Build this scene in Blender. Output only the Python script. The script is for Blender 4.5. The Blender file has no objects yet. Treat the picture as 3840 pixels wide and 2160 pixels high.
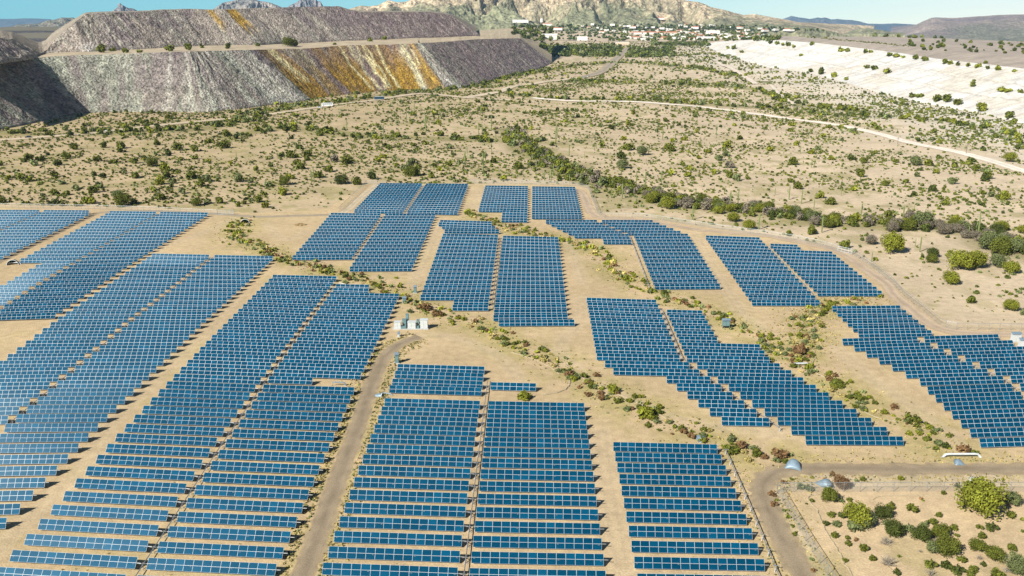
import bpy, math, random
import numpy as np
from mathutils import Vector, Matrix, noise as mnoise

random.seed(7); RNG = np.random.default_rng(7)
SC = bpy.context.scene
COL = SC.collection
PI = math.pi

# ------------------------------------------------------------------ camera model (photo is 3840 x 2160)
F_PX, Y_VAN, CX, CY = 3430.0, 27.0, 1920.0, 1080.0
TH = math.atan((CY - Y_VAN) / F_PX)
CAM_H = 91.6
CT, ST = math.cos(TH), math.sin(TH)

def ray(px, py):
    u, v = (px - CX) / F_PX, (py - CY) / F_PX
    return u, CT - v * ST, -ST - v * CT           # world direction (x right, y away, z up)
def at(p, z=0.0):
    dx, dy, dz = ray(*p)
    t = (z - CAM_H) / dz
    return (dx * t, dy * t, z)
def at_depth(p, yd):
    dx, dy, dz = ray(*p)
    t = yd / dy
    return (dx * t, yd, CAM_H + dz * t)
def pix(x, y, z):
    z = z - CAM_H
    d = y * CT - z * ST
    return CX + F_PX * x / d, CY - F_PX * (y * ST + z * CT) / d
def T(c, r, x, y):                                 # readings taken from the survey sheets
    return (960 * c + x / 2.68333, 540 * r + y / 2.68333)
def Zm(ox, oy, s):
    return lambda x, y: (ox + x / s, oy + y / s)
def t00(x, y): return T(0, 0, x, y)
def t10(x, y): return T(1, 0, x, y)
def t20(x, y): return T(2, 0, x, y)
def t30(x, y): return T(3, 0, x, y)
def t01(x, y): return T(0, 1, x, y)
def t11(x, y): return T(1, 1, x, y)
def t21(x, y): return T(2, 1, x, y)
def t31(x, y): return T(3, 1, x, y)
def t02(x, y): return T(0, 2, x, y)
def t12(x, y): return T(1, 2, x, y)
def t22(x, y): return T(2, 2, x, y)
def t32(x, y): return T(3, 2, x, y)
def t03(x, y): return T(0, 3, x, y)
def t13(x, y): return T(1, 3, x, y)
def t23(x, y): return T(2, 3, x, y)
def t33(x, y): return T(3, 3, x, y)

# ------------------------------------------------------------------ numpy value noise
def _h(ix, iy, s):
    n = (ix * 374761393 + iy * 668265263 + s * 1442695041) & 0xFFFFFFFF
    n = ((n ^ (n >> 13)) * 1274126177) & 0xFFFFFFFF
    return ((n ^ (n >> 16)) & 0xFFFF) / 65535.0
def vn(x, y, s=0):
    x = np.asarray(x, float); y = np.asarray(y, float)
    ix = np.floor(x).astype(np.int64); iy = np.floor(y).astype(np.int64)
    fx = x - ix; fy = y - iy
    fx = fx * fx * (3 - 2 * fx); fy = fy * fy * (3 - 2 * fy)
    a = _h(ix, iy, s); b = _h(ix + 1, iy, s); c = _h(ix, iy + 1, s); d = _h(ix + 1, iy + 1, s)
    return (a * (1 - fx) + b * fx) * (1 - fy) + (c * (1 - fx) + d * fx) * fy
def fbm(x, y, s=0, o=4):
    t = 0; a = .5; n = 0
    for i in range(o):
        t = t + a * vn(x * 2 ** i, y * 2 ** i, s + i * 17); n += a; a *= .5
    return t / n
def sst(a, b, x):
    t = np.clip((x - a) / (b - a), 0, 1); return t * t * (3 - 2 * t)

# ------------------------------------------------------------------ terrain height
def ground_z(x, y):
    x = np.asarray(x, float); y = np.asarray(y, float)
    r = np.hypot(x, y); az = np.degrees(np.arctan2(x, y))
    und = (fbm(x / 130, y / 130, 5, 3) - .5) * 5.0 * sst(560, 900, r)
    r0 = 5400 - 2700 * sst(10, 17, az) - 2700 * sst(-18, -24, az)
    return und - .0275 * np.maximum(0, r - r0)
def gz(x, y): return float(ground_z(np.array([x]), np.array([y]))[0])

# ------------------------------------------------------------------ materials
def new_mat(name):
    m = bpy.data.materials.new(name); m.use_nodes = True
    nt = m.node_tree
    return m, nt, nt.nodes['Principled BSDF']
def N(nt, t, **kw):
    n = nt.nodes.new(t)
    for k, v in kw.items(): setattr(n, k, v)
    return n
def mul_noise(nt, src, scales, bump=None, coords='Object'):
    """src colour socket multiplied with noises [(scale, lo, hi, detail)]; returns the colour socket"""
    tc = N(nt, 'ShaderNodeTexCoord')
    out = src
    last = None
    for sc, lo, hi, det in scales:
        nz = N(nt, 'ShaderNodeTexNoise'); nz.inputs['Scale'].default_value = sc; nz.inputs['Detail'].default_value = det
        nt.links.new(tc.outputs[coords], nz.inputs['Vector'])
        mr = N(nt, 'ShaderNodeMapRange'); mr.inputs[1].default_value = .3; mr.inputs[2].default_value = .7
        mr.inputs[3].default_value = lo; mr.inputs[4].default_value = hi
        nt.links.new(nz.outputs['Fac'], mr.inputs[0])
        mx = N(nt, 'ShaderNodeMix', data_type='RGBA', blend_type='MULTIPLY'); mx.inputs[0].default_value = 1
        nt.links.new(out, mx.inputs[6]); nt.links.new(mr.outputs[0], mx.inputs[7])
        out = mx.outputs[2]; last = nz
    return out, last
def attr_mat(name, rough=.9, scales=(), bump=0, bump_scale=None):
    m, nt, b = new_mat(name)
    a = N(nt, 'ShaderNodeVertexColor'); a.layer_name = 'Col'
    out, last = mul_noise(nt, a.outputs['Color'], scales)
    nt.links.new(out, b.inputs['Base Color'])
    b.inputs['Roughness'].default_value = rough
    b.inputs['Specular IOR Level'].default_value = .15
    if bump and last:
        bp = N(nt, 'ShaderNodeBump'); bp.inputs['Strength'].default_value = bump; bp.inputs['Distance'].default_value = bump_scale or 1
        nt.links.new(last.outputs['Fac'], bp.inputs['Height']); nt.links.new(bp.outputs['Normal'], b.inputs['Normal'])
    return m
def plain(name, col, rough=.7, metal=0, scales=(), spec=.3):
    m, nt, b = new_mat(name)
    if scales:
        rgb = N(nt, 'ShaderNodeRGB'); rgb.outputs[0].default_value = (*col, 1)
        out, _ = mul_noise(nt, rgb.outputs[0], scales)
        nt.links.new(out, b.inputs['Base Color'])
    else:
        b.inputs['Base Color'].default_value = (*col, 1)
    b.inputs['Roughness'].default_value = rough; b.inputs['Metallic'].default_value = metal
    b.inputs['Specular IOR Level'].default_value = spec
    return m

M = {}
M['ground'] = attr_mat('sandy_ground', .95, [(.05, .9, 1.1, 5), (.45, .86, 1.12, 4), (2.6, .84, 1.14, 3)], .35, .25)
M['road'] = attr_mat('gravel', .95, [(.25, .9, 1.1, 4), (3.5, .82, 1.16, 3)], .2, .05)
M['rock'] = attr_mat('broken_rock', .95, [(.012, .92, 1.08, 3), (.13, .66, 1.36, 3), (.5, .42, 1.62, 3)], 1.0, 2.6)
M['tail'] = attr_mat('pale_tailings', .95, [(.01, .92, 1.06, 3), (.1, .84, 1.1, 4), (.6, .9, 1.08, 2)], .5, 2.0)
M['mount'] = attr_mat('mountain_rock', .95, [(.004, .8, 1.2, 4), (.03, .66, 1.3, 5), (.075, .5, 1.4, 2)], .8, 14)
M['leaf'] = attr_mat('foliage', .75, [])
M['bark'] = plain('bark', (.13, .1, .07), .9, scales=[(3, .7, 1.3, 3)])
M['cactus'] = plain('cactus_skin', (.17, .2, .075), .7, scales=[(1.2, .75, 1.25, 3)])
M['steel'] = plain('galvanised_steel', (.32, .33, .34), .5, .5, scales=[(2, .8, 1.15, 3)])
M['frame'] = plain('panel_frame', (.5, .55, .58), .45, .0)
M['back'] = plain('panel_back', (.4, .4, .4), .7)
M['galv'] = plain('corrugated_metal', (.2, .27, .33), .5, .3, scales=[(1.5, .8, 1.15, 4)])
M['white'] = plain('white_paint', (.5, .53, .54), .5, scales=[(1.3, .9, 1.05, 4)])
M['teal'] = plain('teal_paint', (.13, .22, .24), .5, scales=[(1.3, .85, 1.1, 4)])
M['conc'] = plain('concrete', (.42, .42, .4), .9, scales=[(1, .8, 1.15, 5)])
M['dark'] = plain('dark_opening', (.03, .03, .03), .9)
M['window'] = plain('dark_glass', (.02, .03, .04), .15, spec=.5)
M['tyre'] = plain('rubber', (.02, .02, .02), .9)
M['wattle'] = plain('straw_wattle', (.36, .3, .2), .95, scales=[(4, .7, 1.2, 3)])
M['roof'] = plain('red_tile_roof', (.42, .16, .09), .85, scales=[(.6, .8, 1.2, 3)])
M['roofw'] = plain('pale_roof', (.7, .68, .64), .8, scales=[(.5, .85, 1.1, 3)])
M['wallw'] = plain('white_wall', (.78, .76, .72), .85, scales=[(.5, .9, 1.06, 3)])
M['wallc'] = plain('cream_wall', (.62, .5, .38), .85, scales=[(.5, .9, 1.06, 3)])
M['wood'] = plain('pole_wood', (.16, .11, .07), .9)

def glass_mat():
    m, nt, b = new_mat('solar_glass')
    oi = N(nt, 'ShaderNodeObjectInfo'); at_ = N(nt, 'ShaderNodeVertexColor'); at_.layer_name = 'Col'
    ramp = N(nt, 'ShaderNodeValToRGB')
    e = ramp.color_ramp.elements
    e[0].position = 0; e[0].color = (.0008, .036, .076, 1)
    e[1].position = 1; e[1].color = (.0015, .06, .122, 1)
    mid = ramp.color_ramp.elements.new(.8); mid.color = (.001, .046, .096, 1)
    add = N(nt, 'ShaderNodeMath', operation='ADD'); fr = N(nt, 'ShaderNodeMath', operation='FRACT')
    nt.links.new(oi.outputs['Random'], add.inputs[0]); nt.links.new(at_.outputs['Color'], add.inputs[1])
    nt.links.new(add.outputs[0], fr.inputs[0]); nt.links.new(fr.outputs[0], ramp.inputs[0])
    tc = N(nt, 'ShaderNodeTexCoord'); nz = N(nt, 'ShaderNodeTexNoise'); nz.inputs['Scale'].default_value = 1.7
    nt.links.new(tc.outputs['Object'], nz.inputs['Vector'])
    mr = N(nt, 'ShaderNodeMapRange'); mr.inputs[3].default_value = .8; mr.inputs[4].default_value = 1.2
    nt.links.new(nz.outputs['Fac'], mr.inputs[0])
    mx = N(nt, 'ShaderNodeMix', data_type='RGBA', blend_type='MULTIPLY'); mx.inputs[0].default_value = 1
    nt.links.new(ramp.outputs[0], mx.inputs[6]); nt.links.new(mr.outputs[0], mx.inputs[7])
    nt.links.new(mx.outputs[2], b.inputs['Base Color'])
    mr2 = N(nt, 'ShaderNodeMapRange'); mr2.inputs[3].default_value = .33; mr2.inputs[4].default_value = .38
    nt.links.new(fr.outputs[0], mr2.inputs[0]); nt.links.new(mr2.outputs[0], b.inputs['Roughness'])
    b.inputs['Specular IOR Level'].default_value = .09; b.inputs['Specular Tint'].default_value = (.05, .55, 1, 1)
    b.inputs['Coat Weight'].default_value = .2; b.inputs['Coat Roughness'].default_value = .235; b.inputs['Coat IOR'].default_value = 1.33
    return m
M['glass'] = glass_mat()
def mesh_wire_mat():
    m, nt, b = new_mat('chain_link')
    b.inputs['Base Color'].default_value = (.45, .47, .48, 1); b.inputs['Metallic'].default_value = .4; b.inputs['Roughness'].default_value = .5
    tr = N(nt, 'ShaderNodeBsdfTransparent'); mx = N(nt, 'ShaderNodeMixShader'); mx.inputs[0].default_value = .16
    nt.links.new(tr.outputs[0], mx.inputs[1]); nt.links.new(b.outputs[0], mx.inputs[2])
    nt.links.new(mx.outputs[0], nt.nodes['Material Output'].inputs[0])
    return m
M['wire'] = mesh_wire_mat()

# ------------------------------------------------------------------ mesh helpers
class MB:
    def __init__(s): s.v = []; s.f = []; s.m = []
    def quad(s, a, b, c, d, mi=0):
        n = len(s.v); s.v += [a, b, c, d]; s.f.append((n, n + 1, n + 2, n + 3)); s.m.append(mi)
    def box(s, x0, y0, z0, x1, y1, z1, mi=0, M4=None):
        n = len(s.v)
        vs = [(x0, y0, z0), (x1, y0, z0), (x1, y1, z0), (x0, y1, z0), (x0, y0, z1), (x1, y0, z1), (x1, y1, z1), (x0, y1, z1)]
        if M4 is not None: vs = [tuple(M4 @ Vector(p)) for p in vs]
        s.v += vs
        for f in ((0, 3, 2, 1), (4, 5, 6, 7), (0, 1, 5, 4), (1, 2, 6, 5), (2, 3, 7, 6), (3, 0, 4, 7)):
            s.f.append(tuple(n + i for i in f)); s.m.append(mi)
    def tube(s, pts, rad, seg=8, mi=0, cap=True):
        pts = [Vector(p) for p in pts]
        if not hasattr(rad, '__len__'): rad = [rad] * len(pts)
        rings = []
        for i, p in enumerate(pts):
            d = (pts[min(i + 1, len(pts) - 1)] - pts[max(i - 1, 0)]).normalized()
            up = Vector((0, 0, 1)) if abs(d.z) < .9 else Vector((1, 0, 0))
            a = d.cross(up).normalized(); b = d.cross(a)
            n = len(s.v)
            for k in range(seg):
                t = 2 * PI * k / seg
                s.v.append(tuple(p + (a * math.cos(t) + b * math.sin(t)) * rad[i]))
            rings.append(n)
        for i in range(len(rings) - 1):
            for k in range(seg):
                s.f.append((rings[i] + k, rings[i] + (k + 1) % seg, rings[i + 1] + (k + 1) % seg, rings[i + 1] + k)); s.m.append(mi)
        if cap:
            s.f.append(tuple(rings[0] + k for k in range(seg))); s.m.append(mi)
            s.f.append(tuple(rings[-1] + k for k in reversed(range(seg)))); s.m.append(mi)
    def mesh(s, name, mats, smooth=False):
        me = bpy.data.meshes.new(name); me.from_pydata(s.v, [], s.f)
        for m in mats: me.materials.append(M[m])
        me.polygons.foreach_set('material_index', s.m)
        if smooth: me.polygons.foreach_set('use_smooth', [True] * len(s.f))
        me.update(); return me
def link(name, me, parent=None, loc=None, **props):
    o = bpy.data.objects.new(name, me); COL.objects.link(o)
    if parent: o.parent = parent
    if loc: o.location = loc
    for k, v in props.items(): o[k] = v
    return o
def thing(name, loc, label, cat, group=None, rz=0):
    o = bpy.data.objects.new(name, None); COL.objects.link(o); o.location = loc; o.rotation_euler.z = rz
    o['label'] = label; o['category'] = cat
    if group: o['group'] = group
    return o
def np_mesh(name, verts, faces, mats, cols=None, smooth=False):
    """faces: (n,3) or (n,4) int array; cols: per-vertex rgb"""
    me = bpy.data.meshes.new(name)
    nv, nf, k = len(verts), len(faces), faces.shape[1]
    me.vertices.add(nv); me.loops.add(nf * k); me.polygons.add(nf)
    me.vertices.foreach_set('co', np.ascontiguousarray(verts, np.float32).ravel())
    me.loops.foreach_set('vertex_index', np.ascontiguousarray(faces, np.int32).ravel())
    me.polygons.foreach_set('loop_start', np.arange(0, nf * k, k, dtype=np.int32))
    me.polygons.foreach_set('loop_total', np.full(nf, k, np.int32))
    if smooth: me.polygons.foreach_set('use_smooth', np.ones(nf, bool))
    for m in mats: me.materials.append(M[m])
    me.update(calc_edges=True)
    if cols is not None:
        ca = me.color_attributes.new('Col', 'FLOAT_COLOR', 'POINT')
        c4 = np.ones((nv, 4), np.float32); c4[:, :3] = cols
        ca.data.foreach_set('color', c4.ravel())
    return me
def grid_faces(nu, nv):
    i = np.arange(nu - 1)[:, None] * nv + np.arange(nv - 1)[None, :]
    i = i.ravel()
    return np.stack([i, i + nv, i + nv + 1, i + 1], 1)
def ordinal(n):
    return f"{n}{'th' if 10 <= n % 100 <= 20 else {1: 'st', 2: 'nd', 3: 'rd'}.get(n % 10, 'th')}"
def resample(pts, n):
    p = np.array(pts, float); d = np.r_[0, np.cumsum(np.linalg.norm(np.diff(p, axis=0), axis=1))]
    t = np.linspace(0, d[-1], n)
    return np.stack([np.interp(t, d, p[:, k]) for k in range(p.shape[1])], 1)
def smooth_line(pts, n, it=2):
    p = np.array(pts, float)
    for _ in range(it):
        q = [p[0]]
        for i in range(len(p) - 1): q += [p[i] * .75 + p[i + 1] * .25, p[i] * .25 + p[i + 1] * .75]
        q.append(p[-1]); p = np.array(q)
    return resample(p, n)
def dist_line(x, y, line):
    """distance of points to a polyline (world xy)"""
    best = np.full(x.shape, 1e9)
    for a, b in zip(line[:-1], line[1:]):
        ax, ay = a[0], a[1]; dx, dy = b[0] - ax, b[1] - ay
        L2 = dx * dx + dy * dy + 1e-9
        t = np.clip(((x - ax) * dx + (y - ay) * dy) / L2, 0, 1)
        best = np.minimum(best, np.hypot(x - ax - t * dx, y - ay - t * dy))
    return best
def inside(x, y, poly):
    c = np.zeros(x.shape, bool); n = len(poly); j = n - 1
    for i in range(n):
        xi, yi = poly[i][0], poly[i][1]; xj, yj = poly[j][0], poly[j][1]
        if yi != yj:
            c ^= ((yi > y) != (yj > y)) & (x < (xj - xi) * (y - yi) / (yj - yi) + xi)
        j = i
    return c
W = lambda pts: [at(p)[:2] for p in pts]

# ------------------------------------------------------------------ plan of the place (world lines)
FIELD = W([(-700, 762), (0, 768), (340, 775), (800, 788), (960, 800), (1232, 782), (1372, 692), (2160, 690), (2205, 700), (2243, 800), (2460, 820), (2880, 885),
           (3160, 935), (3380, 1090), (3560, 1215), (3840, 1222), (4600, 1240), (4600, 1740), (3840, 1765), (3100, 1765), (2900, 1790), (2890, 1900), (3010, 2180), (3150, 2700), (-1500, 2700)])
PLOT = W([(2925, 1838), (3840, 1822), (4700, 1815), (4700, 2700), (3400, 2700), (3125, 2175)])
DITCH = [smooth_line(W(p), 60) for p in (
    [t01(2450, 760), t01(2340, 900), t01(2400, 985), t01(2576, 1020), t11(60, 1040), t11(200, 1150), t11(480, 1190), t11(650, 1270), t11(900, 1330), t11(1300, 1420),
     t12(1500, 130), t12(1700, 200), t12(2000, 330), t12(2400, 420), t22(0, 590), t22(250, 650), t22(480, 760), t22(620, 900), t22(900, 1020), t22(1100, 1130), t22(1350, 1230), t22(1650, 1430),
     t23(1800, 30), t23(2050, 100), t23(2300, 180), t33(100, 260)],
    [t11(2120, 690), t11(2400, 790), t11(2576, 840), t21(0, 870), t21(200, 910), t21(500, 960), t21(650, 1000), t21(850, 1080), t21(960, 1170), t21(1000, 1280), t21(1200, 1370), t21(1350, 1440),
     t22(1400, 30), t22(1550, 90), t22(1700, 150), t22(1950, 220), t22(2100, 310), t22(2300, 390), t22(2450, 480), t22(2576, 560), t32(20, 620), t32(250, 720), t32(350, 800), t32(450, 900), t32(650, 960), t32(850, 1080),
     t32(950, 1190), t32(1100, 1290), t32(1400, 1340), t32(1600, 1420), t33(1650, 50), t33(1780, 170)],
    [t32(1050, 115), t32(850, 120), t32(650, 160), t32(450, 230), t32(375, 350), t32(380, 500), t32(330, 620), t32(300, 740)])]
WASH = [smooth_line(W(p), 60) for p in (
    [t20(2, 1300), t21(60, -20), t21(200, 60), t21(330, 150), t21(500, 260), t21(720, 340), t21(950, 400), t21(1250, 470), t21(1500, 570), t21(1750, 620), t21(2050, 640), t21(2576, 700),
     t31(300, 740), t31(800, 810), t31(1250, 830), t31(1700, 850), t31(2100, 880), t31(2300, 1000), t31(2576, 1080), t31(2900, 1180)],
    [t20(-200, 930), t20(300, 990), t20(900, 1000), t20(1500, 1030), t20(2100, 1060), t20(2576, 1090), t30(500, 1130), t30(900, 1160), t30(1500, 1190), t30(2100, 1260), t30(2576, 1400)],
    [t20(600, 820), t20(1200, 840), t20(1800, 850), t20(2200, 880), t20(2576, 910), t30(300, 1070), t30(1000, 1110)],
    [t10(-300, 1380), t10(300, 1280), t10(600, 1330), t10(1200, 1390), t10(1700, 1380), t10(2576, 1420), t20(400, 1440)],
    [t00(-100, 1330), t00(500, 1350), t00(1000, 1330), t00(1700, 1320), t00(2300, 1260), t10(100, 1100), t10(700, 1040), t10(1300, 960), t10(1900, 900), t10(2300, 840), t10(2576, 790)],
    [t20(0, 780), t20(450, 690), t20(900, 640), t20(1300, 640), t20(1900, 680), t20(2300, 770)],
    [t20(300, 520), t20(600, 560), t20(1000, 500)], [t20(1230, 540), t20(1600, 570), t20(2000, 530), t20(2300, 590)])]

LANES = [smooth_line(W(p), 40) for p in (
    [t03(-200, 1330), t03(150, 1010), t03(560, 640), t03(880, 330), t02(1180, 1280), t02(1480, 1010), t02(1800, 700), t02(2060, 440), t02(2330, 190), t01(2480, 1290)],
    [t11(1580, 1400), t11(1700, 1150), t11(1790, 950), t11(1840, 800)], [t11(2180, 660), t11(2210, 540), t11(2230, 440)],
    [t22(690, 90), t22(700, 350), t22(450, 560), t22(560, 760), t22(820, 960), t22(1250, 1150), t22(1800, 1380), t32(100, 1460), t32(700, 1500)],
    [t21(1840, 900), t21(1980, 1150), t21(2100, 1350), t22(2180, 50), t22(2300, 250), t22(2500, 400)], [t23(900, 0), t23(960, 600), t23(1040, 1000), t23(1120, 1440)],
    [t12(1600, 480), t12(1900, 470), t12(2200, 560), t12(2500, 700), t22(60, 900)], [t01(1500, 1080), t01(1900, 950), t01(2200, 830), t01(2400, 720)], [t32(700, 600), t32(1000, 900), t32(1400, 1150), t32(1750, 1420), t33(1900, 120)],
    [t11(100, 800), t11(300, 1000), t11(500, 880)], [t21(560, 980), t21(640, 1150), t21(700, 1400)])]
# roads: (image centre line, width m, colour, name, lift)
GRAV = (.25, .197, .132); DIRT = (.5, .41, .29); PALE = (.62, .54, .45); ASPH = (.24, .22, .2)
ROADS = [
    ('gravel_road', [t13(330, 1800), t13(470, 1440), t13(640, 1000), t13(800, 520), t12(1010, 1440), t12(1090, 1180), t12(1170, 960), t12(1260, 740), t12(1390, 590), t12(1540, 520), t12(1650, 490)], 4.6, GRAV),
    ('gravel_road', [t33(700, 2000), t33(360, 1449), t33(120, 1030), t33(-20, 740), t33(-70, 560), t33(20, 420), t33(250, 372), t33(600, 362), t33(1200, 378), t33(1900, 372), t33(2576, 370), t33(3400, 360)], 5.2, GRAV),
    ('gravel_road', [t01(-300, 1320), t01(0, 1180), t01(250, 1060), t01(600, 880), t01(880, 740), t01(985, 690)], 3.6, GRAV),
    ('dirt_track', [t01(985, 690), t01(1400, 668), t01(2150, 700), t01(2576, 735), t11(300, 725), t11(740, 712)], 4.5, (.3, .25, .18)),
    ('dirt_track', [t11(740, 712), t11(900, 690), t11(1020, 560), t11(1230, 405)], 5, (.44, .36, .25)),
    ('dirt_track', [t21(650, 455), t21(720, 500), t21(765, 640), t21(830, 730), t21(1000, 752), t21(1350, 762), t21(1600, 820), t21(2000, 880), t21(2576, 920), t31(300, 985), t31(640, 1050), t31(800, 1120), t31(1000, 1280),
                    t31(1200, 1400), t32(1250, 60), t32(1450, 220), t32(1650, 380), t32(1850, 445), t32(2200, 462), t32(2700, 470)], 5.5, (.4, .31, .22)),
    ('dirt_road', [t00(-300, 1420), t00(200, 1390), t00(500, 1368), t00(1000, 1330), t00(1500, 1262), t00(2000, 1215), t00(2576, 1165), t10(300, 1120), t10(600, 1080), t10(900, 1045), t10(1200, 1015), t10(1450, 970), t10(1700, 943),
                   t10(2000, 980), t10(2200, 990), t10(2576, 1000)], 11, (.47, .39, .28)),
    ('dirt_road', [t10(2100, 985), t10(2450, 935), t20(0, 875), t20(250, 835), t20(500, 806), t20(700, 780)], 12, (.5, .42, .31)),
    ('paved_road', [t20(700, 780), t20(830, 752), t20(930, 705), t20(1000, 650), t20(1060, 585), t20(1120, 520), t20(1180, 478)], 16, (.3, .255, .195)),
    ('dirt_road', [t20(200, 985), t20(650, 1015), t20(1000, 1022), t20(1500, 1048), t20(2000, 1090), t20(2576, 1155), t30(300, 1200), t30(640, 1240), t30(1000, 1310), t30(1300, 1400), t31(1480, 0), t31(1750, 50), t31(2000, 100),
                   t31(2300, 185), t31(2576, 272), t31(3200, 440)], 11, (.7, .63, .54)),
    ('dirt_road', [t20(2050, 620), t20(2200, 690), t20(2350, 770), t20(2450, 850)], 9, PALE),
    ('dirt_road', [t30(30, 860), t30(110, 930), t30(190, 1000), t30(260, 1050)], 5, PALE),
    ('dirt_road', [t00(2576, 190), t10(1900, 260), t10(2200, 262), t20(0, 400), t20(700, 412), t20(1300, 420), t20(2000, 410)], 25, (.5, .43, .34)),
]
ROADW = [smooth_line(W(r[1]), 90) for r in ROADS]
TAIL_BASE_PX = [t20(1900, 455), t20(2120, 545), t20(2400, 625), t30(0, 675), t30(400, 748), t30(900, 878), t30(1500, 1018), t30(2100, 1118), t30(2576, 1238), t30(3300, 1430)]
TAIL_BASE = W(TAIL_BASE_PX)

# ------------------------------------------------------------------ ground: one polar sheet out to the horizon
def build_ground():
    rr = [25.0]
    while rr[-1] < 1500: rr.append(rr[-1] * 1.0062 + .05)
    while rr[-1] < 45000: rr.append(rr[-1] * 1.05)
    rr = np.array(rr)
    aa = np.radians(np.r_[np.arange(-180, -42, 6), np.arange(-42, 42.01, .14), np.arange(48, 181, 6)])
    R, A = np.meshgrid(rr, aa, indexing='ij')
    x = (R * np.sin(A)).ravel(); y = (R * np.cos(A)).ravel()
    z = ground_z(x, y)
    r = np.hypot(x, y)
    # earth colours, with the light's brightening towards the right painted in
    side = sst(-260, 420, x)
    des = (1 - side)[:, None] * np.array([.4, .31, .185]) + side[:, None] * np.array([.55, .445, .32])
    fld = np.array([.46, .345, .2]) * np.ones((len(x), 1))
    fld = fld * (1 - .5 * (side * .3)[:, None]) + np.array([.6, .47, .33]) * (.5 * side * .3)[:, None]
    inf = inside(x, y, FIELD)
    c = np.where(inf[:, None], fld, des)
    inp = inside(x, y, PLOT)
    c[inp] = np.array([.49, .37, .225])
    # patches of dry grass and of bare ground
    n1 = fbm(x / 22, y / 22, 3); n2 = fbm(x / 6, y / 6, 9); n3 = fbm(x / 90, y / 90, 21)
    dg = np.full(len(x), 1e9)
    near = r < 1500
    for L in DITCH:
        dd = np.full(len(x), 1e9); dd[near] = dist_line(x[near], y[near], L); dg = np.minimum(dg, dd)
    g = (1 - sst(3, 17, dg + (n2 - .5) * 16)) * .95
    g = np.maximum(g, inf * sst(.56, .7, n1) * .35)
    dr = dist_line(x, y, ROADW[0])
    g = np.maximum(g, (1 - sst(3, 7, dr + (n2 - .5) * 5)) * .55 * (r < 330))
    dr2 = dist_line(x, y, ROADW[1])
    g = np.maximum(g, (1 - sst(3, 9, dr2 + (n2 - .5) * 7)) * .35 * (r < 330))
    grass = np.array([.36, .3, .125])
    g = (g * sst(.3, .6, n2))[:, None]
    c = c * (1 - g) + grass * g
    wd = np.full(len(x), 1e9)
    for L in WASH:
        dd = np.full(len(x), 1e9); m = r < 3500; dd[m] = dist_line(x[m], y[m], L); wd = np.minimum(wd, dd)
    w = ((1 - sst(3, 20, wd + (n1 - .5) * 18)) * .75 * ~inf)[:, None]
    c = c * (1 - w) + np.array([.21, .19, .075]) * w
    n5 = fbm(x / 9, y / 9, 33, 3); gp = (sst(.5, .66, n5) * .55 * sst(.3, .6, n3) * ~inf * (r < 3200))[:, None]
    c = c * (1 - gp) + np.array([.25, .225, .085]) * gp
    for k, L in enumerate(LANES):
        dd = np.full(len(x), 1e9); m = (r < 700); dd[m] = dist_line(x[m], y[m], L)
        for o in (.95,):
            tk = (np.exp(-((dd - o) / .42) ** 2) * .5 * (r < 700) * sst(.25, .5, n2))[:, None]; c = c * (1 - tk) + np.array([.34, .265, .165]) * tk
        tk = ((1 - sst(1.6, 3.2, dd + (n2 - .5) * 2)) * .3)[:, None]; c = c * (1 - tk) + np.array([.52, .42, .28]) * tk
    td = dist_line(x, y, TAIL_BASE)
    t = ((1 - sst(10, 170, td + (n1 - .5) * 120)) * .8 * ~inf * (x > 0))[:, None]
    c = c * (1 - t) + np.array([.62, .56, .47]) * t
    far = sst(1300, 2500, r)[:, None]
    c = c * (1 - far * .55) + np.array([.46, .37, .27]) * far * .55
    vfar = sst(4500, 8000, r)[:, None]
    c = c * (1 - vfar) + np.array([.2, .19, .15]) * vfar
    c *= (.9 + .2 * n3)[:, None] * (.92 + .16 * n1)[:, None]
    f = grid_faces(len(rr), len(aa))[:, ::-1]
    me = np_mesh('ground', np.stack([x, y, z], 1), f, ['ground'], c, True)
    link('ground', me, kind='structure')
build_ground()

def build_roads():
    for i, (nm, pts, wd, col) in enumerate(ROADS):
        n = 220
        L = resample(ROADW[i], n)
        d = np.gradient(L, axis=0); d /= np.linalg.norm(d, axis=1)[:, None] + 1e-9
        nor = np.stack([-d[:, 1], d[:, 0]], 1)
        ks = np.linspace(-1, 1, 9)
        P = []; C = []
        s = np.arange(n)
        for k in ks:
            jit = (vn(s * .6, s * 0 + k * 7, i) - .5) * (1.5 if abs(k) == 1 else .3) * min(1, wd / 6)
            q = L + nor * (k * wd / 2 + jit)[:, None]
            z = ground_z(q[:, 0], q[:, 1]) + .02 + .004 * i + .0007 * np.maximum(0, np.hypot(q[:, 0], q[:, 1]) - 520)
            P.append(np.stack([q[:, 0], q[:, 1], z], 1))
            tone = 1.0 + .13 * (abs(abs(k) - .5) < .15) - .08 * (abs(k) < .1) - .04 * (abs(abs(k) - .75) < .1)
            cc = np.array(col)[None] * tone * (.88 + .24 * vn(s * .22, s * 0 + k * 3, i + 40))[:, None]
            if abs(k) > .7:
                e = (vn(s * .5, s * 0 + k * 5, i + 60) * (1.1 if abs(k) == 1 else .6))[:, None]; cc = cc * (1 - e) + np.array([.42, .32, .18]) * e
            C.append(cc)
        P = np.stack(P, 1).reshape(-1, 3); C = np.stack(C, 1).reshape(-1, 3)
        me = np_mesh(nm, P, grid_faces(n, len(ks))[:, ::-1], ['road'], C)
        link(nm, me, kind='structure')
build_roads()

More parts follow.
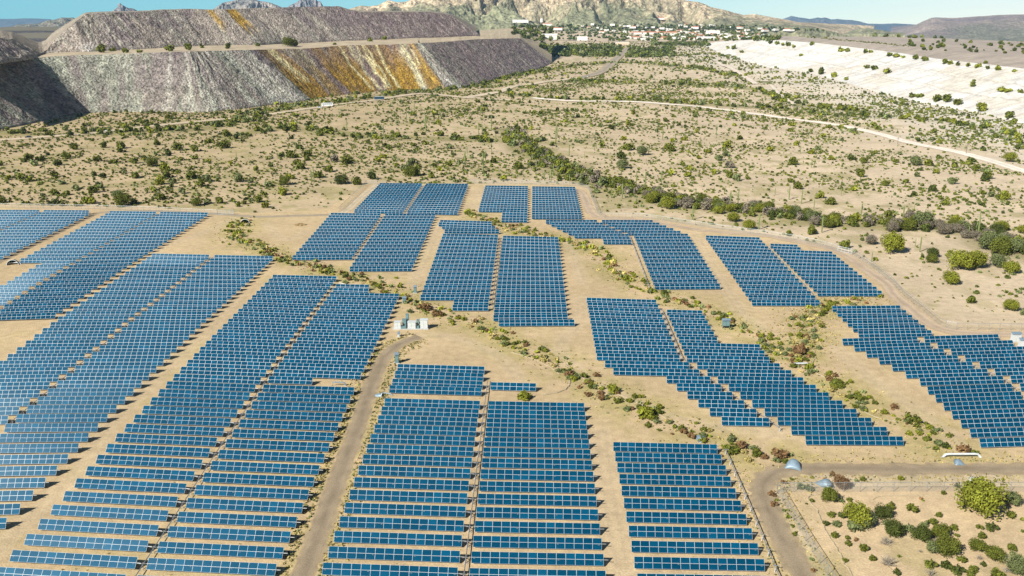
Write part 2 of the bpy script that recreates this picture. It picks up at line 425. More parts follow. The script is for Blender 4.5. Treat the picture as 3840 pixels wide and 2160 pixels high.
# ------------------------------------------------------------------ waste-rock dumps
def slope_sheet(base, ytop, ang, seed, colour, nu=520, nv=44, zbase=0.0, rough=1.6, hmax=170, bench=False):
    """base: world xyz polyline; ytop(px)->py of the top edge.  A slope at the angle of repose rising from the base line."""
    B = resample(base, nu)
    d = np.gradient(B[:, :2], axis=0)
    k = np.ones(61) / 61
    for a in range(2):
        d[:, a] = np.convolve(np.pad(d[:, a], 30, 'edge'), k, 'valid')
    d /= np.linalg.norm(d, axis=1)[:, None]
    nor = np.stack([d[:, 1], -d[:, 0]], 1)
    ta = math.tan(math.radians(ang))
    H = np.zeros(nu)
    for i in range(nu):
        lo, hi = 0.0, hmax
        for _ in range(26):
            m = (lo + hi) / 2
            p = B[i, :2] - nor[i] * m / ta
            u, v = pix(p[0], p[1], B[i, 2] + m)
            if v > ytop(u): lo = m
            else: hi = m
        H[i] = lo
    k = np.ones(7) / 7
    H = np.convolve(np.pad(H, 3, 'edge'), k, 'valid')
    s = np.r_[0, np.cumsum(np.linalg.norm(np.diff(B[:, :2], axis=0), axis=1))]
    V = np.linspace(0, 1, nv)
    S, VV = np.meshgrid(s, V, indexing='ij')
    gul = (fbm(S / 14, VV * 1.0, seed, 3) - .5) * 2 * rough * .9 + (fbm(S / 3.2, H[:, None] * VV / 3.2, seed + 3, 3) - .5) * 2 * rough * .8
    gul *= np.minimum(1, VV * 8) * np.minimum(1, (1 - VV) * 8 + .25)
    hh = H[:, None] * VV
    hf = VV
    if bench:
        hf = VV + 0 * VV
        for b0 in (.3, .62):
            hf = hf - (sst(b0, b0 + .035, VV) * .035 * 1.0) + (sst(b0 + .035, b0 + .075, VV) * .035)
        gul = gul + (fbm(S / 5, VV * 1.3, seed + 8, 3) - .5) * 3.2 * np.minimum(1, VV * 6) * np.minimum(1, (1 - VV) * 5)
    out = nor[:, None, :] * (gul * .6 - hh / ta)[..., None]
    hh = H[:, None] * hf
    P = np.empty((nu, nv, 3))
    P[..., :2] = B[:, None, :2] + out
    P[..., 2] = B[:, None, 2] + hh + gul * .8 - np.where(VV == 0, 2.0, 0)
    PX = np.array([[pix(*P[i, j]) for j in range(nv)] for i in range(nu)])
    C = colour(s[-1] - S if False else S, VV, PX)
    return P, C, H, nor
def add_sheet(name, P, C, mat, kind='structure'):
    nu, nv = P.shape[:2]
    me = np_mesh(name, P.reshape(-1, 3), grid_faces(nu, nv), [mat], C.reshape(-1, 3), False)
    return link(name, me, kind=kind)

LB_PX = [t00(-400, 1420), t00(0, 1310), t00(400, 1230), t00(620, 1180), t00(880, 1140), t00(1300, 1128), t00(1700, 1126), t00(2100, 1118), t00(2400, 1095), t00(2576, 1075), t10(250, 1042), t10(500, 1015), t10(640, 985), t10(900, 955),
         t10(1200, 925), t10(1500, 905), t10(1900, 895), t10(2100, 880), t10(2300, 830), t10(2576, 775), t20(200, 720), t20(430, 640)]
LT = np.array([t00(-600, 640), t00(0, 615), t00(100, 600), t00(380, 580), t00(750, 555), t00(1100, 548), t00(1500, 530), t00(2000, 515), t00(2576, 500), t10(500, 488), t10(850, 460), t10(1300, 448), t10(1800, 428), t10(2200, 396),
               t10(2576, 385), t20(110, 388), t20(160, 440), t20(300, 545), t20(430, 640), t20(700, 800)])
lt = lambda u: float(np.interp(u, LT[:, 0], LT[:, 1]))
def mixc(c, col, w): return c * (1 - w[..., None]) + np.array(col) * w[..., None]
def low_colour(S, V, PX):
    u = PX[..., 0]
    tx = np.where(u > 960, (u - 960) * 2.68333 + 2576, u * 2.68333)      # sheet x, for broad zones only
    n = fbm(S / 60, V * 1.5, 31, 3); st = fbm(S / 9, V * .9, 41, 4); st2 = fbm(S / 3.2, V * 1.2, 43, 3); nn = fbm(S / 14, V * 6, 47, 4)
    c = np.ones(S.shape + (3,)) * np.array([.225, .195, .17])
    c = mixc(c, [.2, .172, .16], sst(.45, .6, n))
    c = mixc(c, [.23, .24, .19], sst(.5, .62, st) * .7)
    c = mixc(c, [.16, .125, .13], sst(.56, .66, fbm(S / 20, V * .7, 55, 3)) * .75)
    return c
ORANGE = [(.36, .46), (.5, .56), (.63, .78)]
def low_colour2(S, V, PX):
    c = low_colour(S, V, PX)
    L = S.max(); u0 = PX[:, 0, 0]
    sp = lambda x: float(np.interp(960 + x / 2.68333, np.maximum.accumulate(u0), S[:, 0]))     # sheet-10 reading at the toe -> metres along the toe
    st = fbm(S / 7, V * .8, 61, 4); st2 = fbm(S / 2.2, V * .9, 67, 3); nn = fbm(S / 10, V * 5, 71, 4)
    def band(a, b, soft=4, jig=7):
        q = S + (nn - .5) * jig + (st2 - .5) * 3
        return sst(sp(a) - soft, sp(a) + soft, q) * (1 - sst(sp(b) - soft, sp(b) + soft, q))
    def run(x, wd, col, k=.9, v0=.0, v1=1.05, wob=5):
        nonlocal c
        m = (vn(V * 5, V * 0 + x, 77) - .5) * wob
        w = np.exp(-((S - sp(x) - m) / (wd * (.6 + .8 * (1 - V)))) ** 2) * k * sst(v0 - .02, v0 + .06, V) * (1 - sst(v1 - .1, v1, V)) * (.55 + .45 * sst(.3, .6, st2))
        c = mixc(c, col, w)
    pale = [.42, .41, .35]; cream = [.56, .5, .28]; gold = [.25, .15, .018]; rust = [.19, .11, .035]
    for a, b, k in ((-1750, -1100, .75), (-700, -420, .4), (-150, 60, .45), (150, 345, .85), (395, 495, .8), (760, 930, .5), (1660, 1760, .7)):
        c = mixc(c, [.31, .32, .255], band(a, b, 8, 16) * k * .85 * sst(.4, .62, st + .12 * (V - .5)))
    org = np.zeros(S.shape)
    for a, b, k in ((560, 770, 1), (800, 900, .6), (960, 1240, 1), (1330, 1660, 1), (1740, 1900, .8)):
        org = np.maximum(org, band(a, b) * k)
    c = mixc(c, rust, np.clip(org * sst(.3, .5, st + .1), 0, 1) * .75)
    low = 1 - sst(.35, .85, V + (st - .5) * .7)
    c = mixc(c, gold, np.clip(org * low * sst(.28, .5, st2 + .12), 0, 1) * .9)
    c = mixc(c, [.15, .1, .085], np.clip(np.maximum(band(1250, 1340), band(900, 975)) * sst(.35, .55, st), 0, 1) * .75)
    for x in (640, 672, 705, 1190, 1262, 1330, 1350, 1380, 1452, 1690, 1712): run(x, 1.5, cream, .95, .3 if x < 720 else .04, 1.1)
    run(650, 4, cream, .6, .6); run(690, 3, cream, .6, .55); run(1290, 4, cream, .5, .6); run(1680, 5, cream, .5, .5); run(1765, 2, cream, .7, .5); run(1830, 2.2, [.4, .26, .05], .7, .1)
    for x, wd in ((230, 4), (285, 7), (330, 3), (420, 3), (470, 5), (150, 2.5), (20, 3), (-250, 3), (-420, 4), (-650, 3), (2000, 3), (1960, 5), (-900, 4)): run(x, wd, pale, .6, .0, 1.1, 8)
    c = mixc(c, [.2, .15, .15], sst(sp(1900), sp(2400), S) * .5)
    return c
LB = [at(p) for p in LB_PX]
P_low, C_low, H_low, N_low = slope_sheet(LB, lt, 36, 11, low_colour2, 760, 56)
ZB = float(np.median(H_low[150:650]))
add_sheet('mine_dump', P_low, C_low, 'rock')

UB_PX = [t00(-600, 690), t00(-200, 650), t00(0, 620), t00(110, 600), t00(330, 572), t00(450, 522), t00(700, 517), t00(900, 515), t00(1500, 492), t00(2100, 462), t00(2576, 450), t10(300, 432), t10(600, 420), t10(1100, 400), t10(1500, 385), t10(1900, 370), t10(2250, 355)]
UT = np.array([t00(-900, 350), t00(-300, 360), t00(0, 378), t00(150, 395), t00(260, 460), t00(400, 535), t00(495, 500), t00(500, 445), t00(660, 300), t00(860, 140), t00(1130, 125), t00(1330, 122), t00(1500, 112), t00(1650, 98), t00(1750, 100),
               t00(1900, 90), t00(2130, 102), t00(2576, 84), t10(100, 86), t10(300, 75), t10(600, 64), t10(850, 62), t10(925, 98), t10(1050, 120), t10(1500, 120), t10(1750, 124), t10(1950, 148), t10(2080, 230), t10(2250, 352), t10(2600, 380)])
ut = lambda u: float(np.interp(u, UT[:, 0], UT[:, 1]))
def up_colour(S, V, PX):
    q = S / S.max()
    n = fbm(S / 50, V * 1.5, 131, 3); st = fbm(S / 8, V * .9, 141, 4)
    c = np.ones(S.shape + (3,)) * np.array([.29, .25, .215])
    c = mixc(c, [.2, .165, .165], sst(.5, .62, n) * .8)
    c = mixc(c, [.31, .29, .24], sst(.52, .64, st) * .7)
    c = mixc(c, [.17, .12, .125], sst(.66, .8, q) * .6)
    for a, b, k in ((.505, .512, .9), (.535, .562, .95)):
        w = sst(a - .004, a + .004, q) * (1 - sst(b - .004, b + .004, q)) * sst(.3, .62, V + (st - .5) * .5) * k
        c = mixc(c, [.4, .25, .04], np.clip(w, 0, 1))
    for a in (.275, .318):
        w = np.exp(-((q - a) / .0028) ** 2) * sst(.35, .6, V); c = mixc(c, [.05, .045, .045], w * .8)
        w = np.exp(-((q - a + .002) / .009) ** 2) * (1 - sst(.1, .4, V)); c = mixc(c, [.4, .38, .35], w * .8)
    return c
UB = [at(p, ZB) for p in UB_PX]
P_up, C_up, H_up, N_up = slope_sheet(UB, ut, 36, 23, up_colour, 640, 40)
add_sheet('mine_dump', P_up, C_up, 'rock')
# bench between the tiers, and the flat top
def loft(name, A, Bq, col, mat, nv=8, jig=.6, nu=300):
    A = resample(A, nu); Bq = resample(Bq, nu)
    V = np.linspace(0, 1, nv)[None, :, None]
    P = A[:, None, :] * (1 - V) + Bq[:, None, :] * V
    P[:, 1:-1, 2] += (fbm(P[:, 1:-1, 0] / 8, P[:, 1:-1, 1] / 8, 3, 3) - .5) * jig
    n = fbm(P[..., 0] / 15, P[..., 1] / 15, 12, 3)
    C = np.array(col)[None, None, :] * (.8 + .4 * n)[..., None]
    return add_sheet(name, P, C, mat)
low_top = P_low[:, -1, :]
back = low_top.copy(); back[:, :2] *= 1.4; back[:, 2] = ZB - 1.5
loft('mine_bench', low_top, back, (.4, .33, .23), 'ground', 14, .5, 400)
up_top = P_up[:, -1, :]
back = up_top.copy(); back[:, :2] *= 1.3
loft('mine_dump_top', up_top, back, (.28, .24, .19), 'rock', 6)
# dumps further back on the left, their shade painted in as dark rock
for px_t, px_b, z0, col in (([t00(-500, 306), t00(0, 310), t00(400, 306), t00(560, 312), t00(640, 360)], [t00(-500, 385), t00(0, 380), t00(300, 378), t00(560, 384), t00(640, 365)], 40, (.075, .07, .07)),
                            ([t00(-500, 395), t00(0, 392), t00(300, 384), t00(560, 390), t00(620, 440)], [t00(-500, 560), t00(0, 540), t00(300, 530), t00(520, 512), t00(640, 450)], 40, (.085, .08, .08))):
    dep = 2400 if px_t[1][1] < 120 else 1850
    A = [at_depth(p, dep) for p in px_b]; Bp = [at_depth(p, dep + 90) for p in px_t]
    loft('mine_dump', A, Bp, col, 'rock', 16, 3, 160)
    b2 = np.array(Bp); b2[:, 1] += 500; b2[:, 0] -= 100
    loft('mine_bench', Bp, b2, (.16, .14, .1), 'ground', 4, .5, 60)

# ------------------------------------------------------------------ pale tailings bank on the right
CR1 = np.array([t20(1880, 448), t20(2100, 418), t20(2350, 402), t20(2576, 392), t30(100, 402), t30(500, 432), t30(900, 480), t30(1300, 530), t30(1700, 590), t30(2576, 690), t30(3400, 780)])
cr1 = lambda u: float(np.interp(u, CR1[:, 0], CR1[:, 1]))
def tail_colour(S, V, PX):
    n = fbm(S / 40, V * 4, 231, 3); st = fbm(S / 9, V * 1.4, 233, 4)
    c = np.ones(S.shape + (3,)) * np.array([.58, .56, .53])
    c = mixc(c, [.54, .48, .39], sst(.5, .65, n) * .6)
    c = mixc(c, [.47, .43, .37], sst(.58, .66, st) * .4)
    for v0 in (.36, .68):
        c = mixc(c, [.42, .38, .33], np.exp(-((V - v0 - (vn(S / 150, S * 0, 5) - .5) * .06) / .012) ** 2) * .8)
    return c
TB = [at(p) for p in TAIL_BASE_PX]
P_t, C_t, H_t, N_t = slope_sheet(TB, cr1, 17, 51, tail_colour, 620, 90, rough=1.3, bench=True)
# benches: flatten the profile in two places
add_sheet('tailings_bank', P_t, C_t, 'tail')
t_top = P_t[:, -1, :]
lip = t_top.copy(); lip[:, :2] -= N_t * 34; lip[:, 2] += np.minimum(9, H_t * .22)
loft('tailings_lip', t_top, lip, (.33, .28, .235), 'tail', 10, 1.0, 400)
bk = lip.copy(); rr_ = np.linalg.norm(bk[:, :2], axis=1)[:, None]
bk[:, :2] *= 1 + (20 + 560 * sst(.3, .75, np.linspace(0, 1, len(bk))))[:, None] / rr_; bk[:, 2] = lip[:, 2] - 1
loft('tailings_top', lip, bk, (.36, .305, .255), 'tail', 12, .8, 300)
print('dump heights', ZB, H_low.max(), H_up.max(), H_t.max())

# ------------------------------------------------------------------ mountains
def mountain(name, sil, depth, base_y, thick, seed, cols, nu=260, nv=60, ridge=.45, rs=1.0, ext=0):
    """sil: silhouette readings; crest stands at `depth`, the foot `thick` nearer."""
    s = np.array([at_depth(p, depth) for p in sil])
    X = np.linspace(s[0, 0], s[-1, 0], nu)
    Zc = np.interp(X, s[:, 0], s[:, 2])
    V = np.linspace(0, 1.5, nv)                                   # 0 foot, 1 crest, 1.5 behind
    foot = at_depth((CX, base_y), depth - thick)[2]
    P = np.empty((nu, nv, 3)); 
    XX, VV = np.meshgrid(X, V, indexing='ij')
    YY = depth - thick + VV * thick
    XX = XX * YY / depth
    prof = np.where(VV <= 1, VV ** .85, 1 - (VV - 1) * 1.6)
    L = thick / 3.2 * rs
    wx = XX / L + (fbm(XX / L * .7, YY / L * .7, seed + 5, 2) - .5) * 1.6
    rg = 1 - np.abs(2 * fbm(wx, YY / L * .55, seed, 4) - 1) * 2.2
    rg2 = 1 - np.abs(2 * fbm(wx * 3, YY / L * 1.6, seed + 9, 3) - 1) * 2
    hgt = (Zc[:, None] - foot)
    amp = ridge * np.sin(np.clip(VV, 0, 1) * PI) ** .7
    z = foot + hgt * np.clip(prof + amp * (rg - .55) * .8 + amp * .3 * (rg2 - .5), -.15, None) * np.where(VV <= 1, 1, 1)
    # nothing in front rises past the crest seen from the camera
    lim = CAM_H + (Zc[:, None] - CAM_H) * YY / depth
    z = np.where(VV < 1, np.minimum(z, lim - 1 + (rg2 - .5) * 2), z)
    z[:, 0] -= 90
    P[..., 0] = XX; P[..., 1] = YY; P[..., 2] = z
    n = fbm(XX / L * 1.5, YY / L * 1.5, seed + 31, 4)
    w = sst(.4, .6, n + (rg - .5) * .3)
    C = np.array(cols[0]) * (1 - w[..., None]) + np.array(cols[1]) * w[..., None]
    if len(cols) > 2:
        k = sst(.55, .1, VV + (n - .5) * .6) if False else (1 - sst(.1, .6, VV + (n - .5) * .8))
        C = C * (1 - k[..., None]) + np.array(cols[2]) * k[..., None]
    me = np_mesh(name, P.reshape(-1, 3), grid_faces(nu, nv), ['mount'], C.reshape(-1, 3), True)
    link(name, me, kind='structure')
GREY = (.17, .16, .165)
mountain('mountain', [(1180, 130), t10(700, 110), t10(920, 95), t10(1050, 55), t10(1150, 62), t10(1230, 50), t10(1330, 0), t10(1420, 22), t10(1500, 18), t10(1580, -10), (1640, -30), (1760, -45), (1900, -75), (2050, -85), (2200, -70), (2330, -62),
                      (2450, -30), t20(1740, 2), t20(1880, 20), t20(1950, 45), t20(2000, 70), t20(2140, 98), t20(2230, 125), t20(2330, 150), t20(2440, 140), t20(2576, 165), t30(200, 200), t30(400, 245), t30(540, 290), t30(700, 330), t30(860, 372), t30(1050, 430)],
         4700, 104, 900, 301, [(.36, .3, .2), (.46, .37, .25), (.2, .2, .12)], 520, 110, .62, .55)
mountain('mountain', [t00(2050, 130), t00(2140, 95), t00(2250, 20), t00(2330, 5), t00(2450, -15), t10(-60, -15), t10(30, 5), t10(100, 12), t10(180, 40), t10(280, 75), t10(360, 130)], 6200, 120, 500, 311, [(.2, .19, .18), (.27, .24, .21)], 160, 50, .6, .6)
mountain('mountain', [t10(250, 120), t10(350, 45), t10(400, 28), t10(430, 5), t10(470, -25), t10(540, -30), t10(600, -22), t10(620, 10), t10(645, 5), t10(670, 45), t10(700, 120)], 6700, 120, 450, 317, [(.19, .19, .2), (.26, .24, .24)], 140, 50, .6, .5)
mountain('mountain', [t00(1080, 140), t00(1120, 118), t00(1180, 75), t00(1185, 45), t00(1207, 30), t00(1230, 50), t00(1290, 80), t00(1340, 85), t00(1400, 115), t00(1450, 140)], 6000, 118, 300, 323, [(.17, .16, .17), (.24, .21, .21)], 120, 40, .6, .6)
mountain('hill', [t00(60, 300), t00(180, 242), t00(280, 240), t00(380, 236), t00(480, 205), t00(550, 195), t00(620, 175), t00(690, 178), t00(740, 174), t00(765, 200), t00(800, 260), t00(900, 300)], 5600, 122, 420, 331, [(.13, .13, .11), (.19, .17, .13)], 140, 50, .5, .6)
mountain('far_ridge', [t00(-900, 180), t00(0, 190), t00(130, 190), t00(250, 184), t00(350, 186), t00(500, 192), t00(620, 220), t00(800, 260), t00(1000, 300)], 19000, 118, 1500, 337, [(.1, .1, .1), (.13, .12, .11)], 160, 40, .35)
mountain('far_ridge', [t30(-300, 300), t30(60, 225), t30(150, 190), t30(230, 160), t30(320, 175), t30(420, 190), t30(500, 174), t30(540, 180), t30(575, 172), t30(640, 195), t30(700, 190), t30(780, 197), t30(850, 200), t30(930, 215), t30(1000, 236), t30(1150, 240),
                       t30(1280, 234), t30(1480, 246), t30(1700, 262), t30(2000, 300)], 17000, 121, 1500, 341, [(.11, .11, .12), (.14, .13, .13)], 240, 50, .5)
mountain('mesa', [t30(1230, 360), t30(1320, 325), t30(1480, 252), t30(1560, 215), t30(1640, 180), t30(1690, 174), t30(1780, 178), t30(1880, 181), t30(2000, 172), t30(2100, 165), t30(2200, 160), t30(2280, 152), t30(2400, 148), t30(2576, 143), t30(3000, 135), t30(3600, 160)],
         8600, 168, 3600, 347, [(.24, .18, .17), (.31, .24, .2), (.2, .19, .13)], 300, 70, .6, .7)
mountain('hill', [t30(780, 330), t30(850, 305), t30(900, 292), t30(970, 284), t30(1050, 288), t30(1120, 300), t30(1250, 322), t30(1380, 345)], 4800, 130, 250, 353, [(.22, .22, .13), (.28, .26, .16)], 100, 40, .4, .6)

# ------------------------------------------------------------------ solar tables
ZA = Zm(0, 770, 5.36667); ZBm = Zm(480, 770, 5.36667); ZK = Zm(1300, 670, 5.36667)
ZD = Zm(0, 1000, 3.03333); ZE = Zm(480, 930, 3.03333); ZF = Zm(0, 1240, 3.03333); ZG = Zm(480, 1170, 3.03333); ZH = Zm(900, 1010, 3.03333)
ZI = Zm(1560, 810, 3.03333); ZJ = Zm(1680, 980, 3.03333); ZL = Zm(1080, 780, 3.03333); ZN = Zm(1780, 680, 3.03333); ZMm = Zm(2200, 800, 3.03333); ZN2 = Zm(2640, 860, 3.03333); ZO = Zm(2880, 880, 3.03333)
CHORD, TILT, AXH = 2.04, math.radians(55), 1.18
ZTOP = AXH + CHORD / 2 * math.sin(TILT)

# (column, block words, columns of panels, [(row, top-left, top-right), ...])
RUNS = [
    ('L1 right', 13, [(0, ZA(880, 90), ZA(1795, 95))]), ('L1 right', 14, [(1, ZA(775, 138), ZA(1790, 135)), (16, ZA(-1117, 988), ZA(80, 980))]),
    ('L1 left', 14, [(0, ZA(-170, 88), ZA(800, 90)), (7, ZA(-1090, 440), ZA(0, 440))]),
    ('L2 left', 14, [(0, ZA(2210, 110), ZA(3141, 125)), (16, ZA(420, 1060), ZA(1540, 1053))]),
    ('L2 left', 7, [(17, ZA(850, 1117), ZA(1410, 1118)), (23, ZD(0, 207), ZD(335, 208)), (27, ZD(-400, 432), ZD(0, 430))]),
    ('L2 right', 14, [(0, ZBm(650, 128), ZBm(1605, 143)), (17, ZA(1515, 1122), ZA(2671, 1097)), (29, ZD(-145, 543), ZD(635, 517))]),
    ('L3 left', 14, [(0, ZE(275, 60), ZE(925, 75)), (15, ZD(665, 563), ZD(1465, 560)), (21, ZF(90, 262), ZF(968, 252)), (29, t02(-870, 1300), t02(85, 1283))]),
    ('L3 right', 14, [(0, ZE(985, 77), ZE(1650, 91)), (15, t02(1359, 283), t02(2078, 285)), (30, t02(55, 1362), t02(990, 1355)), (39, t03(-1260, 1045), t03(-75, 1010))]),
    ('L4 left', 14, [(0, ZH(372, 58), ZH(1098, 75)), (14, ZG(890, 320), t12(300, 552)), (26, t03(1175, 8), t03(2185, 52)), (36, t03(-30, 1352), t03(1265, 1430))]),
    ('L4 right', 7, [(0, ZH(1092, 165), (1384.8, 1067)), (1, ZH(1060, 208), t12(1135, 5))]),
    ('L4 right', 14, [(2, t12(745, 40), t12(1440, 55)), (16, t12(180, 812), t12(1060, 843))]), ('L4 right', 7, [(17, t12(130, 882), t12(572, 895))]),
    ('L4 right', 14, [(18, t12(75, 967), t12(990, 995)), (26, t03(2130, 285), t13(640, 330)), (34, t03(1380, 1435), t13(130, 1500))]),
    ('C1 left', 14, [(0, t12(1425, 762), t12(2300, 788)), (1, t12(1400, 830), t12(2290, 858)), (2, t12(1373, 910), t12(2283, 936)), (3, t12(1345, 975), t12(2270, 1003))]),
    ('C1 left', 14, [(4, t12(1297, 1105), t12(2255, 1133)), (11, t13(1035, 333), t13(2160, 367)), (18, t13(675, 1310), t13(2033, 1360)), (19, t13(608, 1485), t13(2012, 1540))]),
    ('C1 right', 7, [(2, t12(2362, 945), t22(242, 957))]),
    ('C1 right', 14, [(4, t12(2340, 1135), t22(727, 1155)), (11, t13(2262, 370), t23(820, 395)), (18, t13(2150, 1365), t23(943, 1392))]),
    ('R1 only', 14, [(0, t23(1018, 98), t23(2063, 123)), (5, t23(1125, 660), t23(2303, 687)), (10, t23(1258, 1420), t23(2605, 1445))]),
    ('C2 left', 14, [(0, ZI(275, 43), ZI(860, 60))]), ('C2 left', 14, [(1, ZI(260, 70), ZI(860, 85))]), ('C2 left', 14, [(2, ZI(298, 98), ZI(903, 113))]), ('C2 left', 14, [(3, ZI(325, 148), ZI(946, 150))]),
    ('C2 left', 14, [(4, ZI(305, 200), ZI(935, 213)), (20, ZJ(-313, 377), ZJ(472, 375))]), ('C2 left', 7, [(21, ZJ(65, 430), ZJ(465, 432)), (22, ZJ(52, 492), ZJ(458, 493))]),
    ('C2 right', 14, [(0, ZI(990, 222), ZI(1620, 238)), (20, ZJ(515, 608), ZJ(1360, 600))]), ('C2 right', 14, [(21, ZJ(577, 665), ZJ(1437, 660))]),
    ('T1 left', 13, [(0, ZK(665, 85), ZK(1515, 92)), (15, ZK(160, 608), ZK(1140, 630))]), ('T1 right', 13, [(0, ZK(1590, 95), ZK(2440, 98)), (15, ZK(1225, 632), ZK(2235, 650))]),
    ('T2 left', 14, [(0, ZL(487, 53), ZL(1055, 62)), (14, ZL(55, 535), ZL(735, 530))]), ('T2 right', 14, [(0, ZL(1105, 62), ZL(1676, 65)), (17, ZL(703, 663), ZL(1410, 658))]),
    ('T3 left', 14, [(0, ZN(120, 45), ZN(607, 52)), (11, ZN(48, 303), ZN(603, 310))]), ('T3 left', 7, [(12, ZN(317, 328), ZN(602, 333)), (15, ZN(305, 418), ZN(598, 420))]),
    ('T3 right', 14, [(0, ZN(655, 55), ZN(1145, 62)), (14, ZN(650, 383), ZN(1220, 382))]),
    ('T4 left', 14, [(0, ZN(810, 437), ZMm(118, 73)), (5, ZN(1133, 597), ZMm(478, 232))]), ('T4 left', 7, [(6, ZMm(183, 265), ZMm(490, 267)), (7, ZMm(190, 298), ZMm(507, 300))]),
    ('T4 right', 14, [(0, ZMm(172, 73), ZMm(752, 75)), (5, ZMm(537, 232), ZMm(1152, 230))]), ('T4 right', 13, [(6, ZMm(552, 263), ZMm(1178, 263)), (19, ZMm(772, 803), ZMm(1515, 797))]),
    ('R2 left', 14, [(0, ZN2(22, 68), ZN2(633, 90)), (17, ZN2(541, 800), ZN2(1315, 803))]),
    ('R2 right', 7, [(0, ZO(27, 100), ZO(337, 112)), (1, ZO(62, 133), ZO(373, 143))]), ('R2 right', 14, [(2, ZO(97, 168), ZO(733, 190)), (13, ZO(557, 633), ZO(1293, 635))]),
    ('R3 left', 14, [(0, t22(752, 95), t22(1452, 117)), (10, t22(852, 653), t22(1687, 672))]), ('R3 left', 14, [(11, t22(935, 725), t22(1783, 743)), (12, t22(1018, 798), t22(1885, 817))]),
    ('R3 left', 7, [(13, t22(1555, 880), t22(1995, 888)), (18, t22(2108, 1293), t22(2588, 1305))]),
    ('R3 right', 7, [(0, t22(1558, 215), t22(1915, 225)), (5, t22(1678, 485), t22(2065, 493))]), ('R3 right', 14, [(6, t22(1703, 545), t22(2495, 565)), (8, t22(1757, 675), t22(2588, 690))]),
    ('R3 right', 14, [(9, t22(1860, 742), t22(2693, 755)), (18, t33(373, 35), t33(1355, 42))]),
    ('R4 left', 14, [(0, t32(643, 180), t32(1330, 173)), (5, t32(905, 430), t32(1643, 422))]), ('R4 left', 14, [(6, t32(745, 507), t32(1500, 487)), (12, t32(1522, 905), t32(2362, 882))]),
    ('R4 left', 14, [(13, t32(1600, 990), t32(2450, 960)), (19, t33(2123, 62), t33(3080, 35))]),
    ('R4 right', 14, [(0, t32(1568, 483), t32(2315, 463)), (6, t32(2435, 880), t32(3275, 855)), (7, t32(2530, 957), t32(3390, 930))]),
]
BLOCK = {'L1': 'block beyond the grey track', 'L2': 'block nearside the grey track', 'L3': 'long glaring left block', 'L4': 'block left of gravel road', 'C1': 'block right of gravel road',
         'R1': 'bottom right short block', 'C2': 'tall central block', 'T1': 'farthest upper block', 'T2': 'upper block beside bare clearing', 'T3': 'far block by fence corner', 'T4': 'far stepped block',
         'R2': 'block by curved fence', 'R3': 'stepped block between ditches', 'R4': 'rightmost stepped block'}
TABLES = []
for colname, nc, keys in RUNS:
    for (r0, a0, b0), (r1, a1, b1) in (zip(keys[:-1], keys[1:]) if len(keys) > 1 else [(keys[0], keys[0])]):
        A0, B0, A1, B1 = (np.array(at(p, ZTOP)) for p in (a0, b0, a1, b1))
        last = (r1 == keys[-1][0])
        for r in range(r0, r1 + 1 if last else r1):
            t = 0 if r1 == r0 else (r - r0) / (r1 - r0)
            a = A0 * (1 - t) + A1 * t; b = B0 * (1 - t) + B1 * t
            TABLES.append(dict(col=colname, row=r, nc=nc, a=a, b=b))
seen = set(); TT = []
for t in TABLES:
    k = (t['col'], t['row'], t['nc'])
    if k in seen: continue
    seen.add(k)
    ua = pix(*t['a']); ub = pix(*t['b'])
    if ub[0] < -20 or ua[0] > 3880 or min(ua[1], ub[1]) > 2175: continue
    t['size'] = (min(ub[0], 3840) - max(ua[0], 0)) * (ua[1] - Y_VAN)
    TT.append(t)
TT.sort(key=lambda t: -t['size'])
print('tables in view', len(TT))
MODW, MODH, GAP = 1.65, 1.0, .02
CTL, STL = math.cos(TILT), math.sin(TILT)
def tl(x, s, n=0.0):
    """table frame: x along the row, s up the slope from the axis, n out of the face (faces the camera side, -y)"""
    return (x, s * CTL - n * STL, s * STL + n * CTL)
FR = .021
def module_mesh():
    mb = MB(); w, h = MODW - GAP, MODH - GAP
    x0, x1, s0, s1 = -w / 2, w / 2, -h / 2, h / 2
    def q(xa, sa, xb, sb, n, mi): mb.quad(tl(xa, sa, n), tl(xb, sa, n), tl(xb, sb, n), tl(xa, sb, n), mi)
    q(x0 + FR, s0 + FR, x1 - FR, s1 - FR, .0, 0)
    q(x0, s0, x1, s0 + FR, .006, 1); q(x0, s1 - FR, x1, s1, .006, 1); q(x0, s0 + FR, x0 + FR, s1 - FR, .006, 1); q(x1 - FR, s0 + FR, x1, s1 - FR, .006, 1)
    t = -.04
    mb.quad(tl(x0, s0, t), tl(x0, s1, t), tl(x1, s1, t), tl(x1, s0, t), 2)
    mb.quad(tl(x0, s0, t), tl(x1, s0, t), tl(x1, s0, .006), tl(x0, s0, .006), 1); mb.quad(tl(x0, s1, .006), tl(x1, s1, .006), tl(x1, s1, t), tl(x0, s1, t), 1)
    mb.quad(tl(x0, s0, t), tl(x0, s0, .006), tl(x0, s1, .006), tl(x0, s1, t), 1); mb.quad(tl(x1, s0, t), tl(x1, s1, t), tl(x1, s1, .006), tl(x1, s0, .006), 1)
    return mb.mesh('solar_panel', ['glass', 'frame', 'back'])
MOD = module_mesh()
